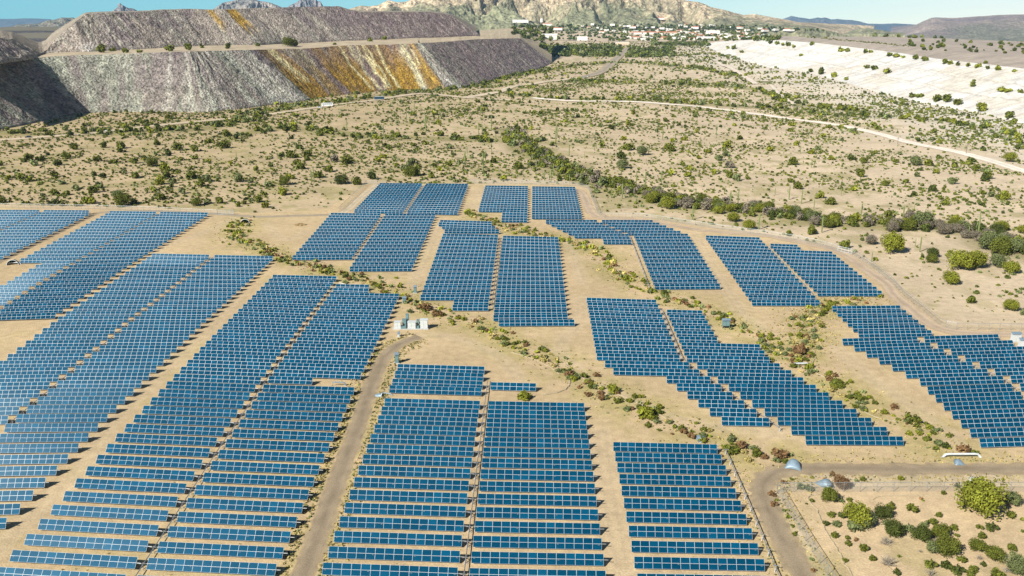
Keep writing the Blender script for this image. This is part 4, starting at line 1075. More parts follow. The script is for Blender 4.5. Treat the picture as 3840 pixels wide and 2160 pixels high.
mb = MB(); mb.tube([(0, 0, -1), (0, 0, 11.5 * s)], 5.2 * s, 24); link('tank_wall', mb.mesh('tank_wall', ['wallw'], False), root)
mb = MB(); mb.tube([(0, 0, 11.5 * s), (0, 0, 12.6 * s)], [5.3 * s, .5], 24); link('tank_roof', mb.mesh('tank_roof', ['roofw']), root)
hr = random.Random(12); HP = []
def try_house(px, py):
    p = (px, py); g = place(p)
    if g[1] < 2250: return
    for q in HP:
        if abs(q[0] - g[0]) < 13 and abs(q[1] - g[1]) < 26: return
    HP.append(g)
for _ in range(430):
    x = hr.random() ** .8 * 2700 + 700; 
    lo, hi = (245, 330) if x < 1200 else (250, 400)
    y = hr.uniform(lo, hi)
    if x > 2100: y = hr.uniform(265 + (x - 2100) * .06, 400 - (x - 2100) * .03)
    if hr.random() < .25 and x < 1300: continue
    try_house(*t20(x, y))
for _ in range(120):
    x = hr.uniform(0, 2400); try_house(*t30(x, hr.uniform(285 + x * .04, 322 + x * .034)))
HP = HP[:285]
for k, g in enumerate(HP):
    me = HM[hr.choice((0, 0, 0, 2, 2, 3, 5, 5, 5, 1, 4))]
    o = link('house', me, None, g); o.rotation_euler.z = hr.uniform(-.5, .5); s = hr.uniform(.8, 1.25); o.scale = (s, s, s)
    o['label'] = 'tiny pale house among the trees of the far town below the mountain'; o['category'] = 'house'; o['group'] = 'houses of the far town'

# ------------------------------------------------------------------ plants
PAL = {'olive': (.1, .112, .016), 'dark': (.058, .072, .014), 'lime': (.17, .18, .02), 'sage': (.125, .145, .055), 'grey': (.17, .145, .105), 'rust': (.17, .1, .045), 'tan': (.33, .27, .1)}
def cloud(n, lobes, leaf, rng, hz=.75, z0=.0, flat=1.0, fill=.5):
    """leaf quads over several lobes of a crown of radius 1; returns verts (4n,3), shade per vertex"""
    ce = []
    for k in range(lobes):
        a = rng.uniform(0, 2 * PI); r = math.sqrt(rng.uniform(0, 1)) * .62
        ce.append((r * math.cos(a), r * math.sin(a), z0 + hz * rng.uniform(.42, 1.0) * (1 - .35 * r), rng.uniform(.3, .5), rng.uniform(.78, 1.25)))
    ce = np.array(ce)
    i = rng.integers(0, lobes, n); c = ce[i]
    d = rng.normal(size=(n, 3)); d /= np.linalg.norm(d, axis=1)[:, None]
    rad = c[:, 3] * (rng.uniform(fill, 1.08, n))
    p = c[:, :3] + d * rad[:, None] * np.array([1, 1, flat * hz / .75])
    p[:, 2] = np.maximum(p[:, 2], .03)
    u = rng.normal(size=(n, 3)); u /= np.linalg.norm(u, axis=1)[:, None]
    w = np.cross(u, d + .35 * rng.normal(size=(n, 3))); w /= np.linalg.norm(w, axis=1)[:, None] + 1e-9
    sz = leaf * rng.uniform(.6, 1.3, n)[:, None]
    v = np.stack([p - u * sz - w * sz * .6, p + u * sz - w * sz * .6, p + u * sz * .7 + w * sz * .6, p - u * sz * .7 + w * sz * .6], 1).reshape(-1, 3)
    v[:, 2] = np.maximum(v[:, 2], 0)
    sh = np.repeat(c[:, 4] * rng.uniform(.8, 1.2, n), 4)
    return v, sh
def quads(n): return np.arange(n * 4).reshape(n, 4)
def cloud_mesh(name, kind, n, lobes, leaf, seed, hz=.75, z0=0, fill=.5):
    rng = np.random.default_rng(seed); v, sh = cloud(n, lobes, leaf, rng, hz, z0, fill=fill)
    return np_mesh(name, v, quads(n), ['leaf'], np.array(PAL[kind])[None] * sh[:, None])
def trunk_mesh(seed, h=.75):
    r = random.Random(seed); mb = MB()
    for k in range(r.choice((2, 3, 3))):
        a = r.uniform(0, 6.28); x, y = math.cos(a), math.sin(a)
        mb.tube([(0, 0, -.06), (x * .08, y * .08, h * .3), (x * .2, y * .2, h * .55), (x * .32, y * .32, h * .8)], [.06, .05, .035, .015], 6)
        for q in range(2):
            b = a + r.uniform(-1.3, 1.3); mb.tube([(x * .12, y * .12, h * .38), (x * .15 + math.cos(b) * .25, y * .15 + math.sin(b) * .25, h * .7), (x * .15 + math.cos(b) * .45, y * .15 + math.sin(b) * .45, h * .85)], [.035, .022, .01], 5)
    return mb.mesh('trunk', ['bark'])
KIND_TXT = {'olive': 'olive green', 'dark': 'dark green', 'lime': 'bright yellow green', 'sage': 'grey green', 'grey': 'dry grey', 'rust': 'rusty brown', 'tan': 'straw coloured'}
CROWN = {k: [cloud_mesh('crown', k, 4200, 22, .048, 100 + i, .82, .18, .55) for i in range(3)] for k in ('olive', 'dark', 'lime', 'sage', 'grey', 'rust')}
CROWN_S = {k: [cloud_mesh('desert_tree', k, 420, 10, .15, 140 + i, .82, .12, .55) for i in range(3)] for k in ('olive', 'dark', 'lime', 'sage', 'grey', 'rust')}
TRUNK = [trunk_mesh(200 + i) for i in range(3)]
BUSH = {k: [cloud_mesh('desert_bush', k, 330, 8, .14, 160 + i, .7, 0, .45) for i in range(3)] for k in PAL}
# twiggy bare shrub for the grey ones
def twig_mesh(seed):
    r = random.Random(seed); mb = MB()
    for k in range(46):
        a = r.uniform(0, 6.28); e = r.uniform(.25, 1.35); L = r.uniform(.6, 1.0)
        d = Vector((math.cos(a) * math.cos(e), math.sin(a) * math.cos(e), math.sin(e) * .8))
        p1 = d * L * .55; p2 = d * L + Vector((r.uniform(-.12, .12), r.uniform(-.12, .12), r.uniform(0, .1)))
        mb.tube([(0, 0, 0), tuple(p1), tuple(p2)], [.022, .015, .006], 4)
        q = p1 + Vector((r.uniform(-.3, .3), r.uniform(-.3, .3), r.uniform(.05, .3))); mb.tube([tuple(p1), tuple(q)], [.012, .005], 4)
    return mb.mesh('desert_bush', ['twig'])
M['twig'] = plain('dry_twig', (.27, .235, .185), .9)
BUSH['grey'] = [twig_mesh(400 + i) for i in range(3)]

TREES, BUSHES = [], []       # (xyz, radius m, kind, region, jitter)
pr = random.Random(31)
def add_tree(p3, r, kind, reg): TREES.append([p3, r, kind, reg])
def add_bush(p3, r, kind, reg): BUSHES.append([p3, r, kind, reg])
def m_from(p, rpx):
    g = place(p); return g, rpx / 2.68333 / px_per_m(g)
# plants read off the photograph: corner plot
for x, y, r, k in ((2170, 800, 265, 'lime'), (900, 930, 165, 'lime'), (1000, 960, 100, 'sage'), (1150, 850, 100, 'dark'), (720, 560, 100, 'rust'), (1260, 1040, 115, 'dark'), (1540, 1080, 120, 'dark'), (1730, 1060, 105, 'olive'), (1790, 1220, 130, 'olive'), (1660, 1200, 90, 'sage'),
                   (610, 690, 95, 'olive'), (2440, 730, 100, 'sage'), (2280, 1290, 110, 'olive'), (2110, 1180, 95, 'olive'), (2480, 1400, 130, 'sage')):
    g, rm = m_from(t33(x, y), r); add_tree(g, rm, k, 'in the corner plot')
for x, y, r, k in ((1450, 800, 75, 'olive'), (1240, 765, 58, 'olive'), (1710, 845, 42, 'olive'), (1650, 912, 60, 'olive'), (1190, 925, 45, 'sage'), (1420, 985, 58, 'sage'), (1190, 1130, 120, 'grey'), (1580, 950, 50, 'sage'), (1870, 975, 50, 'olive'), (1895, 1050, 28, 'olive'),
                   (2130, 975, 45, 'olive'), (2255, 985, 70, 'dark'), (2160, 1062, 55, 'olive'), (2450, 1185, 60, 'olive'), (2500, 1300, 60, 'sage'), (2130, 1280, 55, 'grey'), (640, 842, 50, 'olive'), (750, 860, 55, 'dark'), (700, 945, 60, 'sage'), (660, 1055, 50, 'olive'),
                   (580, 930, 42, 'dark'), (730, 695, 42, 'sage'), (820, 690, 35, 'olive'), (870, 985, 100, 'sage'), (1060, 1285, 50, 'olive'), (1210, 1340, 130, 'grey'), (1300, 1425, 50, 'dark'), (1640, 1360, 70, 'olive'), (1640, 1445, 95, 'grey'), (1800, 1365, 70, 'dark'),
                   (1910, 1415, 80, 'dark'), (1955, 1305, 60, 'olive'), (2060, 1395, 60, 'olive'), (2300, 1440, 80, 'olive'), (970, 1182, 60, 'olive'), (810, 1132, 45, 'olive'), (800, 1075, 35, 'olive'), (890, 1092, 32, 'rust'), (270, 1035, 35, 'olive'), (200, 865, 32, 'olive'),
                   (240, 955, 25, 'olive'), (945, 485, 40, 'olive'), (885, 493, 30, 'sage'), (1340, 475, 45, 'lime'), (1905, 548, 35, 'dark'), (1770, 622, 35, 'olive'), (1535, 680, 25, 'rust'), (440, 700, 35, 'olive'), (1530, 1210, 45, 'grey'), (2450, 860, 60, 'olive'), (2560, 890, 30, 'olive'),
                   (2570, 1010, 30, 'dark'), (1700, 1110, 70, 'grey'), (330, 560, 60, 'sage'), (420, 580, 50, 'sage'), (160, 520, 40, 'rust'), (30, 640, 50, 'rust'), (60, 740, 45, 'rust'), (770, 1300, 35, 'olive'), (240, 480, 25, 'olive'), (560, 480, 25, 'rust'), (650, 430, 35, 'rust'), (160, 800, 26, 'sage'),
                   (430, 1290, 30, 'sage'), (460, 1400, 35, 'rust'), (80, 690, 30, 'olive'), (2460, 1230, 30, 'sage'), (2040, 1440, 60, 'olive'), (2400, 1410, 70, 'grey'), (2170, 1340, 40, 'dark')):
    g, rm = m_from(t33(x, y), r); add_bush(g, rm, k, 'in the corner plot')
# the big thicket at the right, and single trees of the desert
for tt, L in ((t31, ((1240, 1095, 135, 'lime'), (1920, 1260, 150, 'lime'), (2090, 1240, 120, 'lime'), (1840, 1410, 95, 'lime'), (2440, 1300, 100, 'lime'), (2345, 870, 85, 'lime'), (1880, 800, 60, 'lime'), (2230, 1060, 130, 'sage'), (2330, 1110, 120, 'olive'), (2490, 1090, 110, 'sage'), (2300, 1240, 90, 'sage'),
                    (2560, 900, 70, 'lime'), (770, 1050, 60, 'olive'), (1040, 1010, 65, 'grey'), (1560, 840, 110, 'sage'), (1290, 860, 80, 'grey'), (480, 740, 60, 'sage'), (440, 910, 60, 'olive'), (300, 450, 55, 'olive'), (625, 610, 55, 'olive'), (530, 545, 45, 'lime'), (930, 330, 55, 'olive'), (1480, 215, 70, 'sage'),
                    (1610, 215, 50, 'lime'), (2200, 350, 55, 'olive'), (225, 385, 45, 'olive'), (250, 210, 55, 'olive'), (1850, 400, 60, 'sage'), (2380, 560, 60, 'lime'), (2240, 530, 45, 'sage'), (2440, 180, 75, 'lime'), (1390, 390, 40, 'olive'), (1180, 420, 50, 'olive'), (1210, 740, 55, 'olive'), (1690, 290, 40, 'lime'), (960, 190, 50, 'olive'))),
              (t32, ((2440, 225, 85, 'lime'), (2570, 270, 50, 'sage'))),
              (t21, ((1560, 650, 85, 'lime'), (1395, 590, 65, 'lime'), (2230, 780, 75, 'lime'), (2380, 855, 75, 'lime'), (1110, 245, 65, 'sage'), (1100, 150, 55, 'dark'), (1170, 60, 60, 'olive'), (1310, 110, 65, 'sage'), (65, 250, 60, 'olive'), (1600, 310, 45, 'lime'), (1780, 260, 45, 'lime'), (1770, 330, 45, 'lime'), (1880, 150, 40, 'lime'),
                     (2190, 240, 55, 'grey'), (2190, 340, 55, 'olive'), (2260, 370, 50, 'sage'), (2160, 40, 50, 'lime'), (1970, 90, 40, 'lime'), (2080, 165, 50, 'sage'), (2050, 600, 55, 'lime'), (1595, 70, 55, 'olive'))),
              (t11, ((865, 400, 80, 'dark'), (1015, 410, 55, 'olive'), (730, 280, 60, 'olive'), (910, 200, 60, 'olive'), (515, 125, 55, 'olive'), (300, 410, 65, 'olive'), (620, 340, 55, 'olive'), (410, 205, 45, 'olive'), (350, 140, 50, 'olive'), (260, 130, 35, 'dark'), (1555, 325, 75, 'olive'), (1600, 320, 60, 'dark'), (30, 585, 50, 'olive'),
                     (95, 640, 42, 'lime'), (1570, 200, 50, 'sage'), (2400, 190, 45, 'olive'), (2490, 365, 45, 'lime'), (2140, 715, 45, 'olive'), (130, 430, 45, 'sage'), (790, 180, 50, 'grey'))),
              (t01, ((550, 515, 48, 'olive'), (670, 515, 40, 'olive'), (935, 490, 60, 'olive'), (1000, 440, 45, 'sage'), (770, 455, 40, 'sage'), (1360, 345, 50, 'olive'), (1620, 560, 55, 'olive'), (1980, 620, 65, 'olive'), (2210, 595, 50, 'olive'), (1190, 545, 65, 'sage'), (1240, 620, 90, 'olive'), (870, 595, 45, 'olive'), (30, 590, 50, 'olive'),
                     (750, 55, 50, 'olive'), (1050, 35, 45, 'olive'), (1215, 45, 55, 'olive'), (1540, 225, 70, 'olive'), (1660, 270, 60, 'lime'), (1790, 65, 60, 'olive'), (1960, 75, 50, 'olive'), (1350, 195, 50, 'olive'), (1930, 350, 60, 'olive'), (2080, 380, 60, 'sage'), (1740, 395, 45, 'sage'), (2400, 380, 60, 'sage'), (580, 215, 50, 'dark'),
                     (290, 165, 55, 'olive'), (400, 170, 45, 'olive'), (980, 175, 45, 'olive'), (1150, 195, 45, 'olive'), (630, 405, 40, 'sage'), (1830, 500, 45, 'sage'), (2090, 600, 45, 'sage'), (560, 600, 50, 'sage'), (2260, 45, 55, 'olive')))):
    for x, y, r, k in L:
        g, rm = m_from(tt(x, y), r); add_tree(g, max(1.3, rm), k, 'in the desert around the field')
# dense washes
for wi, L in enumerate(WASH):
    step = 1.0 if wi == 0 else 3.2
    seg = np.linalg.norm(np.diff(L, axis=0), axis=1).sum(); Q = resample(L, int(seg / step) + 2)
    for q in Q:
        wd = 4.5 if wi == 0 else 6.5
        x, y = q[0] + pr.gauss(0, wd), q[1] + pr.gauss(0, wd * 1.2)
        if wi and pr.random() < .25: continue
        r = pr.uniform(1.6, 3.3) if wi == 0 else pr.uniform(1.6, 3.6)
        add_tree((x, y, gz(x, y)), r, pr.choice(('grey', 'grey', 'sage', 'olive', 'dark', 'olive', 'lime') if wi == 0 else ('olive', 'dark', 'olive', 'sage', 'lime')), 'along the dark wash' if wi == 0 else 'along the far washes')
# field ditches
for di, L in enumerate(DITCH):
    reg = ('along the lower central ditch', 'along the middle ditch', 'along the curving side ditch')[di]
    seg = np.linalg.norm(np.diff(L, axis=0), axis=1).sum(); Q = resample(L, int(seg / .62))
    for q in Q:
        if pr.random() < .12: continue
        x, y = q[0] + pr.gauss(0, 2.3), q[1] + pr.gauss(0, 2.5)
        if dist_line(np.array([x]), np.array([y]), ROADW[1])[0] < 3: continue
        add_bush((x, y, 0), pr.uniform(.45, 1.25), pr.choice(('olive', 'olive', 'sage', 'sage', 'lime', 'lime', 'rust', 'tan')), reg)
for p, r, k in ((t22(1010, 1050), 75, 'lime'), (t22(1340, 1310), 110, 'lime'), (t22(1350, 1240), 60, 'lime'), (t22(110, 1120), 90, 'lime'), (t22(760, 1080), 50, 'rust'), (t21(1150, 1370), 55, 'lime'), (t33(110, 240), 100, 'rust'), (t33(85, 300), 50, 'sage'), (t33(180, 305), 50, 'olive'),
                (t33(1975, 200), 80, 'rust'), (t23(2290, 150), 80, 'rust'), (t23(2200, 200), 90, 'olive'), (t23(2470, 235), 70, 'olive'), (t12(1690, 215), 80, 'rust'), (t12(1825, 275), 70, 'rust'), (t32(690, 985), 80, 'olive'), (t32(910, 1130), 60, 'olive'), (t22(1530, 60), 45, 'dark'), (t32(320, 660), 90, 'rust'),
                (t33(1720, 130), 60, 'sage'), (t33(1800, 160), 55, 'dark'), (t11(905, 1340), 40, 'dark'), (t23(1810, 60), 60, 'rust'), (t22(580, 880), 60, 'rust'), (t32(1450, 1350), 90, 'olive')):
    g, rm = m_from(p, r); add_bush(g, rm, k, 'along the ditches, large')
# scattered trees and shrubs of the open desert
DUMPPOLY = [tuple(p[:2]) for p in LB] + [(160, 1640), (-100, 3200), (-3000, 3200), (-3000, 500)]
TAILPOLY = TAIL_BASE + [(2500, 500), (2500, 2600), (760, 2600)]
def scatter(n, r0, r1, seed, thr=.0):
    rng = np.random.default_rng(seed)
    r = np.sqrt(rng.uniform(r0 ** 2, r1 ** 2, n)); a = np.radians(rng.uniform(-33, 33, n))
    x, y = r * np.sin(a), r * np.cos(a)
    ok = ~inside(x, y, FIELD) & ~inside(x, y, DUMPPOLY) & ~inside(x, y, TAILPOLY)
    for k, L in enumerate(ROADW):
        if k in (2, 3, 4): continue
        ok &= dist_line(x, y, L) > ROADS[k][2] / 2 + .8
    den = fbm(x / 45, y / 45, 77, 3)
    ok &= rng.uniform(0, 1, n) < np.clip((den - .3) * 2.6, .12, 1)
    pr_ = inside(x, y, PLOT)
    ok &= ~pr_ | (rng.uniform(0, 1, n) < .3)
    return x[ok], y[ok], rng
x, y, rng = scatter(8500, 300, 2500, 5)
for i in range(len(x)):
    add_tree((x[i], y[i], gz(x[i], y[i])), float(rng.uniform(1.2, 3.0)), str(rng.choice(['olive', 'olive', 'dark', 'sage', 'lime'])), 'in the desert around the field')
# strip of trees of the far town and plain
rng = np.random.default_rng(8)
def far_px(n, f):
    for _ in range(n):
        p = f(); g = place(p)
        if g[1] < 1700: continue
        add_tree(g, float(rng.uniform(3, 6.5)), str(rng.choice(['dark', 'olive', 'dark', 'sage'])), 'far')
far_px(900, lambda: t20(rng.uniform(0, 2576), rng.uniform(255, 415)))
far_px(420, lambda: (lambda x: t20(x, rng.uniform(250 + max(0, x - 1400) * .02, 405)))(rng.uniform(1300, 2700)))
far_px(420, lambda: (lambda x: t30(x, rng.uniform(280 + x * .038, 330 + x * .036)))(rng.uniform(0, 2700)))
far_px(330, lambda: t20(rng.uniform(250, 1100), rng.uniform(455, 570)))
far_px(200, lambda: t20(rng.uniform(1150, 1650), rng.uniform(480, 580)))
far_px(150, lambda: t20(rng.uniform(1400, 2000), rng.uniform(430, 465)))
for p, r in [(t30(990, 690), 30), (t30(1070, 700), 38), (t30(1200, 735), 45), (t30(740, 522), 34), (t30(800, 522), 34), (t30(980, 535), 30), (t30(1030, 530), 26), (t30(1220, 565), 36), (t30(1290, 575), 40), (t30(1360, 585), 26), (t30(1480, 600), 36), (t30(1570, 612), 40), (t30(1600, 610), 26), (t30(1780, 640), 36),
             (t30(1830, 650), 30), (t30(1910, 655), 30), (t30(2010, 668), 28), (t30(2110, 682), 40), (t30(2210, 692), 26), (t30(2310, 708), 40), (t30(2480, 722), 26), (t30(2190, 640), 26), (t30(2060, 870), 36), (t30(2075, 815), 20), (t30(2350, 920), 46), (t30(2410, 930), 46), (t30(2540, 935), 30), (t30(1460, 980), 40), (t30(1520, 980), 44),
             (t30(1700, 1020), 50), (t30(1790, 1025), 50), (t30(1900, 1055), 50), (t30(430, 725), 40), (t30(540, 745), 44), (t30(660, 780), 36), (t30(790, 805), 30), (t30(2150, 1120), 60), (t30(2420, 1190), 60), (t30(20, 440), 30), (t30(90, 448), 30), (t30(150, 458), 26), (t30(200, 462), 30), (t30(260, 478), 24), (t30(440, 455), 30), (t30(330, 565), 26),
             (t20(2230, 495), 30), (t20(2170, 490), 24), (t20(2310, 530), 24), (t20(2440, 410), 24)]:
    g, rm = m_from(p, r); add_tree(g, rm, pr.choice(('lime', 'olive')), 'on the pale bank')
for k in range(60):
    xx = 1400 + pr.uniform(0, 1176); p = t30(xx, pr.uniform(400, 500) + (xx - 1400) * .04); g, rm = m_from(p, pr.uniform(8, 28)); add_tree(g, rm, pr.choice(('olive', 'dark')), 'on the grey plateau')
for k in range(64):
    t = k / 63; p = t30(370 + 1060 * t, 372 + 95 * t + pr.uniform(-6, 6)); g, rm = m_from(p, pr.uniform(6, 13)); add_tree(g, rm, 'olive', 'on the grey plateau')
for p, r in [(t00(1020, 528), 55), (t00(1130, 515), 35), (t00(1260, 530), 40), (t00(1410, 530), 30), (t00(1710, 515), 55), (t00(1900, 505), 50), (t00(2030, 482), 30), (t00(2300, 490), 40), (t10(320, 468), 70), (t10(380, 465), 55), (t10(1145, 415), 28), (t10(1295, 400), 34), (t10(790, 450), 25), (t10(20, 465), 30)]:
    g, rm = m_from(p, r); add_tree(g, rm, 'olive', 'on the dump terrace')
# bushes of the open desert
BX = []
for n, r0, r1, seed, s0, s1 in ((30000, 330, 720, 61, .32, 1.15), (46000, 720, 1250, 62, .45, 1.5), (34000, 1250, 2600, 63, .8, 2.2), (1600, 120, 330, 64, .15, .5)):
    x, y, rng = scatter(n, r0, r1, seed)
    z = ground_z(x, y); rad = s0 + (s1 - s0) * rng.uniform(0, 1, len(x)) ** 1.6
    kk = rng.choice(['olive', 'olive', 'dark', 'sage', 'olive', 'dark'], len(x))
    BX += list(zip(x, y, z, rad, kk))
print('bushes', len(BX), 'trees', len(TREES))

def score(p3, r):
    u, v = pix(*p3)
    if not (-10 < u < 3850 and -5 < v < 2180): return -1
    return r * px_per_m(p3)
def is_open(p3): return True
TREES.sort(key=lambda t: -score(t[0], t[1])); BUSHES += [[(b[0], b[1], b[2]), b[3], b[4], 'in the desert around the field'] for b in BX]
BUSHES.sort(key=lambda t: -score(t[0], t[1]))
ti, tf = TREES[:300], [t for t in TREES[300:] if score(t[0], t[1]) > 0]
bi, bf = BUSHES[:300], [t for t in BUSHES[300:] if score(t[0], t[1]) > 0]
def label_groups(items, word):
    cnt = {}
    out = {}
    for i in sorted(range(len(items)), key=lambda i: pix(*items[i][0])[0]):
        it = items[i]; key = (it[2], it[3]); cnt[key] = cnt.get(key, 0) + 1
        out[i] = f"{KIND_TXT[it[2]]} {word}, {ordinal(cnt[key])} from left of those {it[3].replace(', large', ' and large')}"
    return out
vr = random.Random(77)
lab = label_groups(ti, 'desert tree')
for i, (p, r, k, reg) in enumerate(ti):
    if i < 110:
        o = thing('desert_tree', p, lab[i], 'tree', 'desert trees around the solar field', vr.uniform(0, 6.28))
        link('crown', vr.choice(CROWN[k]), o); link('trunk', vr.choice(TRUNK), o)
    else:
        o = link('desert_tree', vr.choice(CROWN_S[k]), None, p, label=lab[i], category='tree', group='desert trees around the solar field'); o.rotation_euler.z = vr.uniform(0, 6.28)
    o.scale = (r, r, r * vr.uniform(.95, 1.25))
lab = label_groups(bi, 'shrub')
for i, (p, r, k, reg) in enumerate(bi):
    o = link('desert_bush', vr.choice(BUSH[k]), None, p, label=lab[i], category='shrub', group='shrubs around the solar field'); o.rotation_euler.z = vr.uniform(0, 6.28)
    o.scale = (r, r, r * vr.uniform(.85, 1.2))
def mass(name, items, tiers, label, cat, hz=.75, gain=1.0):
    """many small plants as one mesh; tiers: [(min size in px, leaves, leaf size)]"""
    rng = np.random.default_rng(5); V = []; Cc = []; 
    temps = []
    for mn, n, leaf in tiers: temps.append((mn, n, [cloud(n, max(3, min(7, n // 5)), leaf, rng, hz) for _ in range(12)]))
    for p, r, k, reg in items:
        s = score(p, r)
        for mn, n, tl_ in temps:
            if s >= mn: break
        v, sh = tl_[rng.integers(0, 12)]
        a = rng.uniform(0, 2 * PI); ca, sa = math.cos(a), math.sin(a)
        w = np.empty_like(v); w[:, 0] = p[0] + r * (v[:, 0] * ca - v[:, 1] * sa); w[:, 1] = p[1] + r * (v[:, 0] * sa + v[:, 1] * ca); w[:, 2] = p[2] + r * v[:, 2] * rng.uniform(.85, 1.25) - .03
        V.append(w); Cc.append(np.array(PAL[k])[None] * (sh * gain * rng.uniform(.75, 1.3))[:, None])
    V = np.concatenate(V); Cc = np.concatenate(Cc)
    me = np_mesh(name, V, quads(len(V) // 4), ['leaf'], Cc)
    link(name, me, kind='stuff', label=label, category=cat)
mass('distant_trees', tf, [(12, 130, .26), (6, 70, .34), (0, 34, .46)], 'scattered desert trees thinning toward the far town', 'trees', .85, 1.15)
mass('desert_scrub', bf, [(7, 60, .32), (3.5, 26, .45), (0, 11, .62)], 'thousands of low shrubs dotted over the pale desert floor', 'scrub', .7, 1.35)
# dry grass tufts
rng = np.random.default_rng(15); tuft = []
def tufts(n, f, s0=.12, s1=.4):
    for _ in range(n):
        q = f()
        if q is not None: tuft.append([(q[0], q[1], 0.0), float(rng.uniform(s0, s1)), str(rng.choice(['tan', 'tan', 'tan', 'sage'])), ''])
def along(L, wd):
    def f():
        i = rng.integers(0, len(L) - 1); t = rng.uniform(); q = L[i] * (1 - t) + L[i + 1] * t
        return (q[0] + rng.normal() * wd, q[1] + rng.normal() * wd)
    return f
for L in DITCH: tufts(1500, along(L, 4.5))
def roadside(L, w, sp):
    def f():
        i = rng.integers(0, len(L) - 1); t = rng.uniform(); a, b = L[i], L[i + 1]; d = (b - a) / (np.linalg.norm(b - a) + 1e-9); s = rng.choice([-1, 1])
        o = w / 2 + abs(rng.normal()) * sp + .1; q = a * (1 - t) + b * t
        return (q[0] - d[1] * o * s, q[1] + d[0] * o * s)
    return f
tufts(1900, roadside(ROADW[0], 4.8, 1.5)); tufts(1300, roadside(ROADW[1], 5.4, 2.2), .1, .32)
for t in TT[:170]:
    a, b = t['a'], t['b']
    for _ in range(9):
        s = rng.uniform(); q = a * (1 - s) + b * s
        if vn(q[0] / 9, q[1] / 9, 4) > .5: tuft.append([(q[0], q[1] - rng.uniform(1.6, 2.9), 0.0), float(rng.uniform(.1, .26)), 'tan', ''])
mass('dry_grass', tuft, [(0, 9, .5)], 'straw coloured grass tufts beside the tracks, ditches and panel rows', 'grass', .7)

# saguaros
def saguaro_mesh(seed, arms):
    r = random.Random(seed); mb = MB(); k = 10
    def column(pts, rad):
        base = len(mb.v); mb.tube(pts, rad, 12)
        for q in range(base, len(mb.v)):
            if (q - base) % 2: 
                ring = (q - base) // 12; c = Vector(pts[ring]); mb.v[q] = tuple(c + (Vector(mb.v[q]) - c) * .8)
    column([(0, 0, -.02), (0, 0, .25), (.004, 0, .6), (0, .004, .9), (0, 0, .97), (0, 0, 1.0)], [.03, .036, .038, .034, .024, .006])
    for a in range(arms):
        t = r.uniform(0, 6.28) if a == 0 else t + PI + r.uniform(-.7, .7); z = r.uniform(.38, .6); x, y = math.cos(t), math.sin(t); top = z + r.uniform(.2, .36)
        column([(x * .02, y * .02, z), (x * .07, y * .07, z + .005), (x * .1, y * .1, z + .05), (x * .105, y * .105, (z + top) / 2 + .03), (x * .105, y * .105, top - .02), (x * .105, y * .105, top)], [.02, .024, .025, .026, .02, .005])
    return mb.mesh('saguaro', ['cactus'])
SAG = [saguaro_mesh(500 + i, a) for i, a in enumerate((0, 0, 0, 0, 1, 2, 1))]
SL = [(t11, ((405, 75, 85), (585, 385, 150), (558, 382, 125), (2285, 285, 185), (2105, 225, 150), (2040, 235, 100), (2125, 110, 90), (2310, 200, 130), (2370, 80, 90), (1800, 60, 60), (885, 310, 60), (195, 345, 60), (305, 100, 50), (2055, 370, 60), (1580, 190, 35))),
      (t21, ((415, 318, 118), (392, 390, 130), (327, 370, 100), (243, 355, 80), (376, 360, 70), (302, 330, 45), (580, 380, 70), (575, 125, 105), (1080, 95, 70), (1375, 110, 80), (1250, 400, 120), (1340, 455, 175), (1503, 410, 125), (1108, 550, 150), (997, 535, 75), (1250, 595, 80), (1845, 570, 110), (2195, 625, 155), (2272, 608, 160), (1815, 760, 140),
             (2170, 770, 70), (2480, 860, 160), (850, 50, 60), (832, 70, 60), (730, 150, 60), (2035, 490, 60))),
      (t31, ((540, 892, 160), (460, 660, 100), (335, 600, 140), (210, 560, 140), (70, 515, 75), (735, 520, 75), (935, 727, 130), (1355, 765, 140), (1470, 670, 70), (1575, 752, 100), (1960, 810, 80), (2010, 950, 120), (2110, 945, 230), (2128, 760, 100), (2215, 760, 90), (1525, 1085, 150), (1480, 1030, 80), (1040, 1185, 100), (465, 240, 80), (435, 240, 75), (325, 95, 80), (2095, 900, 110))),
      (t10, ((915, 1312, 105), (1595, 1115, 100), (1710, 1330, 170), (1285, 1370, 110), (2240, 1342, 110), (2275, 1342, 100), (2368, 1312, 150), (2530, 1362, 100), (1515, 1225, 90), (2265, 1130, 70), (2410, 1442, 90), (1410, 1250, 90), (1330, 1200, 60), (2105, 1110, 60), (690, 1140, 50))),
      (t20, ((440, 1442, 170), (458, 1362, 90), (1515, 1402, 110), (1640, 1432, 90), (2055, 1362, 110), (2340, 1097, 120), (2190, 1082, 70), (2335, 905, 70), (1250, 837, 65), (1675, 862, 60), (1745, 862, 50), (1810, 868, 50), (1940, 890, 60), (2065, 880, 60), (2265, 1085, 50), (2440, 925, 60), (1240, 1335, 60), (280, 1110, 60))),
      (t30, ((620, 1130, 50), (640, 1130, 50), (668, 1132, 52), (335, 1110, 70), (720, 1412, 60), (2410, 1440, 90), (2385, 1440, 70))),
      (t01, ((2195, 262, 80), (1265, 560, 62), (1160, 272, 62), (1815, 212, 70), (455, 272, 80), (2380, 152, 70), (880, 52, 50), (1630, 122, 42), (2520, 60, 70), (1905, 30, 50)))]
REGT = {'t11': 'above the far upper blocks', 't21': 'right of the far fence corner', 't31': 'in the right hand desert', 't10': 'below the ochre dump', 't20': 'in the middle distance desert', 't30': 'below the pale bank', 't01': 'above the top left panels'}
